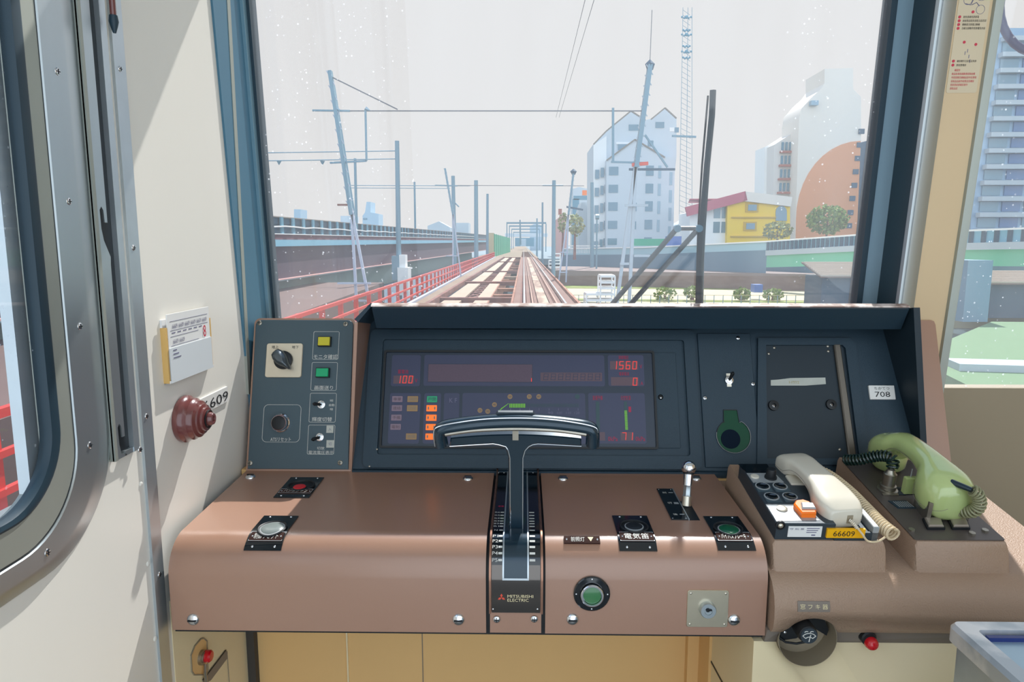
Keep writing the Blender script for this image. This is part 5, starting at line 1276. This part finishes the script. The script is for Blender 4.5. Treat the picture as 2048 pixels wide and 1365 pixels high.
def simple(lbl, x0, y0, x1, y1, Y, w_, name='utility_pole', m='polegrey', arms=()):
    ft = at(x1, y1, Y); g_ = RZ - 1.5 if Y > 170 else (CZ - 3.65 if -12.8 < ft.x < -7.5 and Y > 42 else (GZ - .1 if ft.x > 3 else GZ - 1.15)); ft.z = min(ft.z, g_) if abs(ft.x) > 2.4 else ft.z
    return pole(name, lbl, ft, at(x0, y0, Y), w_, w_ * .8, m, [('arm', [at(a, b, Y), at(c, d, Y)], r_, m) for a, b, c, d, r_ in arms])
sp = simple('thick blue grey round pole on a white concrete base beside the blue bridge', 794, 282, 797, 520, 43, .17, arms=((525, 306, 794, 302, .03), (525, 322, 794, 318, .03)))
for x in (558, 645): M().tube([at(x, 322, 43), at(x, 330, 43)], [.16, .02], 4).build('insulator', 'polegrey', sp)
M().box(*sorted((gx(800, 43), gx(812, 43))), 42.6, 43.4, gz(545, 43), gz(510, 43)).build('base_block', 'whiteline', sp); M().box(*sorted((gx(797, 43), gx(818, 43))), 42.4, 43.6, gz(590, 43), gz(535, 43)).build('base_block', 'whiteline', sp); M().box(*sorted((gx(785, 43), gx(800, 43))), 42.6, 43.4, gz(560, 43), gz(512, 43)).build('base_pad', 'polegrey', sp)
simple('slim pole just right of the nearest left mast', 710, 317, 712, 470, 60, .14, arms=((690, 371, 940, 372, .03), (700, 376, 900, 377, .03)))
simple('slim pole above the blue bridge between two thicker poles', 829, 364, 830, 462, 84, .14)
simple('straight pole crossing the farther left lattice mast', 906, 352, 910, 470, 62, .2, arms=((906, 402, 918, 414, .06),))
simple('straight grey pole left of the green net fence', 952, 361, 952, 480, 75, .26)
simple('thin pole immediately left of the green net fence', 975, 388, 974, 480, 100, .22)
simple('straight grey pole right of the far track', 1108, 361, 1107, 505, 62, .2, arms=((1085, 371, 1126, 371, .07),))
simple('tall thin pole at the left edge of the white gabled building', 1184, 365, 1185, 500, 95, .28)
simple('thin lamp post with box before the white gabled building', 1194, 435, 1194, 480, 90, .12, 'lamp_post', arms=((1191, 434, 1198, 434, .35),))
simple('thin far pole left of the vanishing point', 1040, 440, 1041, 490, 160, .2); simple('thin far pole right of the vanishing point', 1085, 405, 1085, 492, 130, .2); simple('small far pole between track and right buildings', 1074, 437, 1074, 492, 190, .25)
far = thing('far_gantries', 'row of small blue steel gantries over the far track', 'gantry', at(1055, 490, 300))
for k, Y in enumerate((200, 235, 280, 330)):
    zz = gz(448 + k * 6, Y); M().box(-5, 6.5, Y, Y + .5, zz, zz + .5).build('beam', 'polegrey', far)
    for x in (-5, 6.3): M().box(x, x + .3, Y, Y + .3, RZ, zz).build('post', 'polegrey', far)
fb_ = thing('footbridge', 'pale footbridge crossing the far track near the vanishing point', 'bridge', at(1060, 480, 380)); M().box(gx(1010, 380), gx(1095, 380), 380, 384, gz(474, 380), gz(467, 380)).build('deck', 'bldgwhite', fb_); M().box(gx(1030, 378), gx(1068, 378), 378, 379, gz(493, 378), gz(476, 378)).build('blue_front', 'bridgeblue', fb_)  # blue face below the pale deck
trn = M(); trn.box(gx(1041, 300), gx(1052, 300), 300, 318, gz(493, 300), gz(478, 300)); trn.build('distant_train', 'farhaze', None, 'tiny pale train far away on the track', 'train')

# radio mast
rm = thing('radio_mast', 'very tall thin lattice radio mast with clustered aerials above the wiper', 'mast', at(1372, 440, 170))
Y3 = 170; lo = 455
for a, b_ in ((1362, 1358), (1372, 1372), (1380, 1384)): M().bar(at(a + 4, 15, Y3), at(b_, lo, Y3), .10).build('leg', 'polegrey', rm)
for i in range(42):
    y_ = 20 + i * 10.3; f = i / 42; xa, xb = 1366 - f * 8, 1380 + f * 3
    M().bar(at(xa, y_, Y3), at(xb, y_ + 10, Y3), .07).build('lacing', 'polegrey', rm)
for y_ in (34, 60, 69, 92, 103, 115):
    big = y_ in (34, 69, 103)
    for k in range(-2, 3): M().ball(tuple(at(1373 + k * (4.5 if big else 3.2), y_ + (k % 2) * 2, Y3)), .42 if k == 0 and big else .26, 8).build('aerial', 'bridgeblue', rm)

# white access steps
def steps(x0, y0, x1, y1, Y, n, lbl):
    t_ = thing('access_steps', lbl, 'steps', at((x0 + x1) / 2, y1, Y)); a = at(x0, y1, Y); b_ = at(x1, y0, Y); W_ = b_.x - a.x; H_ = b_.z - a.z
    for x in (a.x, a.x + W_ * .5, b_.x):
        for dy in (0, .8): M().bar((x, Y + dy, a.z), (x, Y + dy, b_.z if x > a.x + .01 else a.z + H_ * .5), .05).build('post', 'whiteline', t_)
    for i in range(n + 1):
        z = a.z + H_ * i / n; xs = a.x if i <= n / 2 else a.x + W_ * .5
        M().box(xs, b_.x, Y - .05, Y + .85, z - .04, z + .04).build('tread', 'whiteline', t_)
    return t_
steps(1172, 553, 1230, 625, 24, 6, 'white steel access steps beside the right edge of the track'); steps(1098, 508, 1121, 535, 62, 4, 'smaller white steel steps farther along the track')

# ---- buildings
def bpts(P, Y): return [(at(x, y, Y).x, at(x, y, Y).z) for x, y in P]
class XZP:                                     # facade plane facing the camera: u = x, v = z, h towards the camera
    def __init__(s, Y): s.Y = Y
    def __call__(s, u, v, h=0.0): return V((u, s.Y - h, v))
    def box(s, x0, y0, x1, y1): return gx(x0, s.Y), gx(x1, s.Y), gz(y1, s.Y), gz(y0, s.Y)
def gnd(x, Y): return RZ - 1.5 if Y > 170 else (CZ - 3.65 if -12.8 < x < -7.5 and Y > 42 else (GZ - .1 if x > 3 else GZ - 1.15))
def facade(par, name, P, Y, depth, m):
    B = [(x, gnd(x, Y) if y_ >= 470 and Q[1] >= 470 else z) for (x, z), Q, y_ in zip(bpts(P, Y), P, [q[1] for q in P])]
    return M(XZP(Y)).prism(B, -depth, 0).build(name, m, par)
def win_(par, Y, x0, y0, x1, y1, m='windowblue', name='window', h=.08):
    F_ = XZP(Y); return M(F_).box(*F_.box(x0, y0, x1, y1), -.1, h).build(name, m, par)
Yw = 120
wb = thing('gabled_building', 'tall white apartment building with stepped gables right of the track', 'building', at(1270, 495, Yw))
facade(wb, 'rear_block', [(1187, 500), (1187, 288), (1213, 262), (1262, 222), (1291, 240), (1302, 238), (1330, 216), (1353, 236), (1353, 312), (1330, 500)], Yw + 2.5, 12, 'bldgwhite')
facade(wb, 'front_block', [(1213, 500), (1213, 320), (1270, 278), (1330, 314), (1350, 314), (1347, 500)], Yw, 2.4, 'bldgwhite')
facade(wb, 'side_face', [(1187, 500), (1187, 290), (1213, 272), (1213, 500)], Yw + 2.3, .2, 'bldgside')  # lit side of the white walls: its brightness is painted in
for P in ([(1187, 289), (1213, 262), (1262, 222), (1291, 241)], [(1302, 239), (1330, 216), (1353, 237)], [(1213, 321), (1270, 279), (1330, 315)]):
    for a, b_ in zip(P, P[1:]): M().bar(at(*a, Yw - .1), at(*b_, Yw - .1), .22).build('roof_edge', 'roofline', wb)
for y0, y1 in ((334, 351), (370, 386), (405, 422), (442, 458), (477, 490)):
    win_(wb, Yw, 1215, y0, 1233.5, y1); win_(wb, Yw, 1288, y0 - 2, 1303, y1 + 1); win_(wb, Yw + 2.1, 1188, y0 + 6, 1196, y1 + 7); win_(wb, Yw + 2.1, 1199, y0 + 2, 1205, y1 + 4); win_(wb, Yw + 2.1, 1207, y0, 1212, y1 + 1)
    if y0 > 400: win_(wb, Yw, 1263, y0 + 1, 1271, y1 + 1)
    if y0 < 470: win_(wb, Yw, 1312.5, y0 - 2, 1318, y1 + 6, 'framegrey'); win_(wb, Yw, 1335, y0 + 11, 1340.5, y1 + 20, 'framegrey')
win_(wb, Yw + 2.5, 1252, 250, 1271, 262); win_(wb, Yw + 2.5, 1304, 245, 1321, 257); win_(wb, Yw + 2.5, 1332, 256, 1341, 264, 'whiteline'); win_(wb, Yw + 2.5, 1342, 256, 1350, 266); win_(wb, Yw, 1290, 282, 1301, 294); win_(wb, Yw + 2.4, 1232, 289, 1256, 301); win_(wb, Yw + 2.4, 1228, 285, 1260, 289, 'bldgside', 'awning')
# small buildings between
def plain(lbl, P, Y, dep, m, wins=(), wm='windowblue', name='building', cat='building'):
    t_ = thing(name, lbl, cat, at(sum(p[0] for p in P) / len(P), 495, Y)); facade(t_, 'wall', P, Y, dep, m)
    for w_ in wins: win_(t_, Y, *w_[:4], w_[4] if len(w_) > 4 else wm)
    return t_
plain('narrow blue block with orange rooftop sign right of the far mast', [(1146, 500), (1146, 378), (1158, 374), (1176, 378), (1183, 392), (1183, 500)], 150, 8, 'bldgwhite', [(1144, 398, 1157, 495, 'bridgeblue'), (1146, 392, 1175, 400, 'bridgeblue'), (1163, 381, 1172, 391, 'orange')])
plain('small grey house beside the white gabled building', [(1157, 500), (1157, 425), (1163, 405), (1186, 405), (1186, 500)], 135, 8, 'slab', [(1176, 442, 1183, 456), (1178, 472, 1184, 486)])
plain('low pale house left of the far palm tree', [(1112, 500), (1112, 440), (1124, 430), (1135, 440), (1135, 500)], 200, 8, 'pinkbrick', [(1116, 418, 1123, 430, 'balconyred')])
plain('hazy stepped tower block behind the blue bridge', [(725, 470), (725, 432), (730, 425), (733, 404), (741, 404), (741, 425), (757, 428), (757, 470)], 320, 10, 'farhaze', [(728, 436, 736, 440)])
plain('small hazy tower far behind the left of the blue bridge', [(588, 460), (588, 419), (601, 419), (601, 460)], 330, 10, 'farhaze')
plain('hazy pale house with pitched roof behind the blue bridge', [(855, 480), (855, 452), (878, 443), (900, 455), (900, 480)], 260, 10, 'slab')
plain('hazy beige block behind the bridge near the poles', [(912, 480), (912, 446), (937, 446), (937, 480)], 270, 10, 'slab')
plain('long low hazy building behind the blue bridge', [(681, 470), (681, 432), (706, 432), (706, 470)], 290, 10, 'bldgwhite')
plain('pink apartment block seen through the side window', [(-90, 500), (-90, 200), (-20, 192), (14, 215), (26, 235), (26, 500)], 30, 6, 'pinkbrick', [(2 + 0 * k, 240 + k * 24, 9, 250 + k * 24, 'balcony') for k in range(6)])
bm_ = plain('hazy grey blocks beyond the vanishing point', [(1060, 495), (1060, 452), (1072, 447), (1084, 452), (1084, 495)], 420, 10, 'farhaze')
# yellow building
Yy = 112
yb_ = thing('yellow_building', 'bright yellow three-storey building with arched window and white wing', 'building', at(1515, 495, Yy))
facade(yb_, 'yellow_wall', [(1455, 500), (1455, 402), (1488, 395), (1580, 405), (1583, 500)], Yy, 10, 'bldgyellow')
facade(yb_, 'white_wing', [(1380, 500), (1380, 425), (1455, 404), (1455, 500)], Yy + 1, 8, 'bldgside')
for a, b_, m in (((1372, 424), (1492, 392), 'roofpink'), ((1488, 393), (1582, 404), 'towercream')): M().bar(at(*a, Yy - .3), at(*b_, Yy - .3), .5, 1.5).build('roof_edge', m, yb_)
M().prism([(gx(1376, Yy), Yy), (gx(1490, Yy), Yy), (gx(1540, Yy), Yy + 9), (gx(1400, Yy), Yy + 9)], gz(400, Yy), gz(398, Yy)).build('roof', 'roofpink', yb_)
for x, y in ((1492, 410), (1490, 447)): win_(yb_, Yy, x - 5, y - 3, x + 21, y + 15, 'yellowtrim', 'window_surround', .15); win_(yb_, Yy, x, y, x + 17, y + 12, 'windowblue', 'window', .22)
for y in (434, 472): win_(yb_, Yy, 1460, y, 1548, y + 2.5, 'yellowtrim', 'cornice', .3)
F_ = XZP(Yy); a = bpts([(1551, 442)] + [(1562 - 11 * math.cos(R(t_)), 424 - 12 * math.sin(R(t_))) for t_ in range(0, 181, 20)] + [(1573, 442)], Yy); M(F_).prism(a, -.1, .15).build('arched_window', 'windowblue', yb_)
for x0, x1 in ((1397, 1408), (1425, 1438), (1441, 1454)):
    for y0, y1 in ((415, 437), (444, 466)): win_(yb_, Yy + 1, x0, y0, x1, y1, 'windowblue', 'opening')
plain('low white annex left of the yellow building', [(1350, 500), (1350, 452), (1378, 436), (1384, 500)], 125, 6, 'slab', [(1360, 462, 1372, 472)])
# orange and cream tower
Yo = 140
to = thing('orange_tower', 'cream and orange tower block with curved shoulder and a column of small windows', 'building', at(1650, 495, Yo))
TP = [(1590, 500), (1598, 242), (1602, 219), (1621, 197), (1640, 180), (1649, 167), (1649, 138), (1706, 136), (1706, 178), (1722, 194), (1722, 280), (1712, 500)]
facade(to, 'cream_wall', TP, Yo, 9, 'towercream')
OP = [(1591, 500)] + [(1592 + (1721 - 1592) * (1 - math.cos(R(t_))), 440 - (440 - 282) * math.sin(R(t_))) for t_ in range(0, 91, 9)] + [(1712, 500)]
F_ = XZP(Yo); M(F_).prism(bpts(OP, Yo), 0, .12).build('orange_wall', 'towerorange', to)
for k, (x, y) in enumerate(((1706, 265), (1704, 292), (1702, 318.5), (1700, 345), (1699, 372), (1697, 398), (1695, 426), (1694, 452))): win_(to, Yo, x - 5, y - 5, x + 6, y + 5, 'darkblue', 'window', .3)
facade(to, 'stair_column', [(1722, 285), (1733, 282), (1727, 500), (1714, 500)], Yo + 2, 6, 'darkblue')
for k in range(9): win_(to, Yo + 2, 1719 - k, 292 + k * 22, 1732 - k, 294 + k * 22, 'slab', 'slab', .3)
facade(to, 'balcony_block', [(1545, 500), (1548, 290), (1598, 258), (1596, 500)], Yo + 4, 8, 'balcony')
for k in range(7):
    y_ = 300 + k * 27; win_(to, Yo + 4, 1549 - k * .3, y_ - 2 + 6, 1597, y_ + 8, 'balconyred', 'red_slab', .8)
    for j_ in range(6): win_(to, Yo + 4, 1552 + j_ * 7.5, y_ - 14, 1556 + j_ * 7.5, y_ + 2, 'windowblue', 'window', .3)
facade(to, 'far_wing', [(1526, 500), (1530, 294), (1548, 287), (1546, 500)], Yo + 8, 6, 'bldgside')
win_(to, Yo - .2, 1602, 205, 1616, 214, 'framegrey', 'roof_tank', 1)
# big blue apartment tower on the right
Yt = 95
bt = thing('apartment_tower', 'big apartment tower with rows of blue windows behind the right door glass', 'building', at(2020, 480, Yt))
facade(bt, 'wall', [(1940, 520), (1962, 56), (2250, 56), (2250, 520)], Yt, 20, 'towerblue')
for k in range(13):
    y_ = 80 + k * 31.5; xl = 1962 - k * 1.5
    win_(bt, Yt, xl, y_, 2250, y_ + 9, 'slab', 'balcony_slab', .9)
    for j_ in range(5): win_(bt, Yt, xl + 4 + j_ * 44, y_ + 10, xl + 40 + j_ * 44, y_ + 29, 'towerwindow' if j_ % 2 else 'windowblue', 'window', .15)
# tree, palms, shrubs
def foliage(name, label, c, rx_, rz_, m, n=140, trunk=None, cat='tree', leaf=.5):
    t_ = thing(name, label, cat, c); g = M(); rn = random.Random(len(label))
    for i in range(n):
        a = rn.uniform(0, 6.283); b_ = rn.uniform(-1, 1); rr_ = rn.uniform(.35, 1) ** .5; s_ = math.sqrt(1 - b_ * b_)
        p = c + V((rx_ * rr_ * s_ * math.cos(a), rx_ * rr_ * s_ * math.sin(a), rz_ * rr_ * b_)); e = leaf * rn.uniform(.5, 1.1)
        q1 = V((rn.uniform(-1, 1), rn.uniform(-1, 1), rn.uniform(-1, 1))).normalized() * e; q2 = q1.cross(V((rn.uniform(-1, 1), rn.uniform(-1, 1), rn.uniform(-1, 1)))).normalized() * e
        g.face(g.vs([tuple(p - q1), tuple(p + q2), tuple(p + q1), tuple(p - q2)]))
    g.build('foliage', m, t_, flip=False, smooth=0)
    if trunk: M().tube([c - V((0, 0, rz_ + trunk)), c], [.2, .08], 8).build('trunk', 'rustdark', t_)
    return t_
foliage('tree', 'leafy green tree in front of the orange tower', at(1655, 440, 90), 2.6, 1.9, 'leafgreen', 900, 3, leaf=.28)
foliage('tree', 'small yellowish tree beside the arched window of the yellow building', at(1555, 462, 95), 2.0, 1.3, 'palmgreen', 350, 2, leaf=.25)
foliage('tree', 'palm-like tree right of the farther right mast', at(1150, 450, 88), 1.2, 1.4, 'palmgreen', 260, 3, leaf=.25)
foliage('tree', 'slim palm-like tree just left of the farther right mast', at(1126, 446, 92), .7, 1.4, 'palmgreen', 160, 3, leaf=.2)
foliage('bush', 'round bush on the sunny bank left of the blue box', at(1484, 588, 60), .7, .6, 'leafgreen', 200, .2, 'bush', .15)
foliage('bush', 'round bush on the sunny bank right of the blue box', at(1546, 590, 60), .9, .6, 'leafgreen', 200, .2, 'bush', .15)
foliage('bush', 'bush on the sunny bank between wiper arm and blade', at(1385, 585, 60), .8, .6, 'leafgreen', 200, .2, 'bush', .15)
foliage('bush', 'bush on the bank left of the wiper arms', at(1330, 588, 60), 1.0, .7, 'leafgreen', 200, .2, 'bush', .15)

# ---- road bridge on the right
rb = thing('road_bridge', 'road bridge with pale railing, blue wall and green girder crossing the right side', 'bridge', (20, 70, GZ))
K = [(1125, 497, 105), (1290, 494, 92), (1535, 482, 76), (1712, 469, 66), (2200, 449, 48)]
def band_(d0, d1, name, m, k0=0, k1=4, th=.3, off=0.0):
    rs = []
    for x, y, Y in K[k0:k1 + 1]:
        a = at(x, y, Y - off); rs.append([(a.x, a.y, a.z - d0), (a.x, a.y, a.z - d1), (a.x, a.y + th, a.z - d1), (a.x, a.y + th, a.z - d0)])
    return M().rings(rs).build(name, m, rb)
band_(0, .14, 'top_rail', 'whiteline', off=.2); band_(.14, 1.0, 'railing_panel', mat('paleblue', '#9cc0cc', .7), 0, 2); band_(.14, 1.05, 'parapet', 'bridgelight', 2, 4)
band_(1.0, 4.2, 'blue_wall', 'bankblue', 0, 2, 8); band_(1.05, 1.6, 'kerb_beam', 'slab', 2, 4, .6, .3); band_(1.6, 2.9, 'green_girder', 'bridgegreen', 2, 4, .5)
band_(2.9, 4.6, 'under_wall', 'bankblue', 2, 4, 3, -6)  # wall set back beneath the green girder
for k in range(40):
    f = 2 + k / 40 * 2; i = min(int(f), 3); e = f - i; A0, A1 = at(*K[i]), at(*K[i + 1]); p = A0.lerp(A1, e)
    M().box(p.x - .09, p.x + .09, p.y - .35, p.y, p.z - 1.05, p.z - .14).build('post', 'darkblue', rb)
for x in (1965,): a = at(1960, 540, 44); M().box(at(1935, 540, 44).x, at(1985, 540, 44).x, 44, 48, GZ, a.z + .6).build('pier', mat('pierblue', '#6f93a8', .7), rb, 'light blue concrete pier')
# banks
flat([(3.5, 84), (60, 62), (60, 90), (3.5, 100)], GZ, gz(541, 84), 'stone_bank', 'stonebrown', kind='structure')
flat([(3.0, 60), (48, 44), (60, 62), (3.5, 84)], GZ - 1.2, GZ, 'sunny_bank', 'sand', kind='structure')
for k, (y0, y1) in enumerate(((60.5, 62.5), (78, 83))): flat([(3.0, y0), (26, y0 - 2.5), (26, y1 - 3), (3.2, y1)], GZ, GZ + .05, 'grass_strip', 'grass', kind='structure')
flat([(12, 8), (60, 8), (60, 42), (30, 44), (17, 30)], GZ - 1.2, GZ + .02, 'lawn', 'lawn', kind='structure')
flat([(17, 26.5), (25, 25.2), (25.3, 26.6), (17.3, 27.9)], GZ, GZ + .3, 'path_kerb', 'slab', label='pale curved kerb on the lawn beyond the right door glass', category='kerb')
flat([(25.9, 25.0), (33, 23.6), (33.2, 25.0), (26.2, 26.2)], GZ, GZ + .3, 'path_kerb', 'slab', label='second pale kerb farther right on the lawn', category='kerb')
flat([(17, 23.2), (34, 20.6), (34, 20.75), (17, 23.4)], GZ, GZ + .06, 'white_line', 'whiteline', label='thin white line across the lawn', category='line')
def ribroof(lbl, P, Y0, z0, z1):
    t_ = thing('ribbed_roof', lbl, 'roof', V((P[0], Y0, GZ))); x0_, x1_ = P
    g = M(); n = 10
    for i in range(n): g.box(x0_ + i * .0, x1_, Y0 + i * .35, Y0 + i * .35 + .22, z0 + (z1 - z0) * i / n, z0 + (z1 - z0) * i / n + .12)
    g.build('roof_ribs', 'rooftan', t_)
    M().rings([[(x0_, Y0, z0), (x1_, Y0, z0), (x1_, Y0, z0 - .1), (x0_, Y0, z0 - .1)], [(x0_, Y0 + 3.6, z1), (x1_, Y0 + 3.6, z1), (x1_, Y0 + 3.6, z1 - .1), (x0_, Y0 + 3.6, z1 - .1)]]).build('roof_sheet', 'stonebrown', t_)
    M().box(x0_ + .3, x1_ - .1, Y0 + .4, Y0 + 3.4, GZ, z0).build('wall', 'darkblue', t_); return t_
ribroof('ribbed tan roof beside the right edge of the windscreen', (gx(1645, 50), gx(1760, 50)), 50, gz(553, 50), gz(524, 53.6))
ribroof('ribbed tan roof seen behind the right door glass', (gx(1990, 46), gx(2200, 46)), 46, gz(566, 46), gz(542, 49.6))
bb2 = M().box(gx(1513, 62), gx(1530, 62), 62, 63, gz(585, 62), gz(569, 62)); bb2.build('blue_box', mat('boxblue', '#3c68b0', .5), None, 'small blue box on the sunny river bank', 'box')
M(XZP(55)).prism(bpts([(1632, 543), (1641, 543), (1652, 585), (1642, 585)], 55), -.4, 0).build('white_ramp', 'whiteline', None, 'slanting white panel beside the ribbed roof', 'ramp')
M(XZP(52)).prism(bpts([(1664, 572), (1688, 572), (1684, 605), (1668, 605)], 52), -1.5, 0).build('blue_shed', 'bridgeblue', None, 'small blue shed left of the windscreen edge on the bank', 'shed')
fn = thing('bank_fence', 'low wire fence with posts along the sunny bank', 'fence', at(1400, 590, 57))
for k in range(30): x = gx(1140, 57) + k * .75; M().box(x, x + .05, 57, 57.05, GZ - .2, GZ + .75).build('post', 'polegrey', fn)
for h_ in (.3, .72): M().box(gx(1140, 57), gx(1140, 57) + 22, 57, 57.03, GZ + h_, GZ + h_ + .04).build('rail', 'sand', fn)
gr = thing('white_railing', 'white handrail and stairs at the left end of the road bridge', 'railing', at(1150, 500, 95))
for k in range(16): x = gx(1137, 95) + k * .22; M().box(x, x + .05, 95, 95.05, gz(507, 95), gz(492, 95)).build('baluster', 'whiteline', gr)
M().box(gx(1135, 95), gx(1200, 95), 95, 95.08, gz(493, 95), gz(491, 95)).build('handrail', 'whiteline', gr)
mural = M(XZP(100)); mural.box(*XZP(100).box(1262, 478, 1330, 492), 0, .2); mural.build('mural_wall', 'netgreen', None, 'turquoise painted wall at street level before the white gabled building', 'wall')
mural = M(XZP(99.8)); mural.box(*XZP(99.8).box(1330, 473, 1362, 492), 0, .2); mural.build('mural_wall', 'boxblue', None, 'blue violet painted wall next to the turquoise one', 'wall')
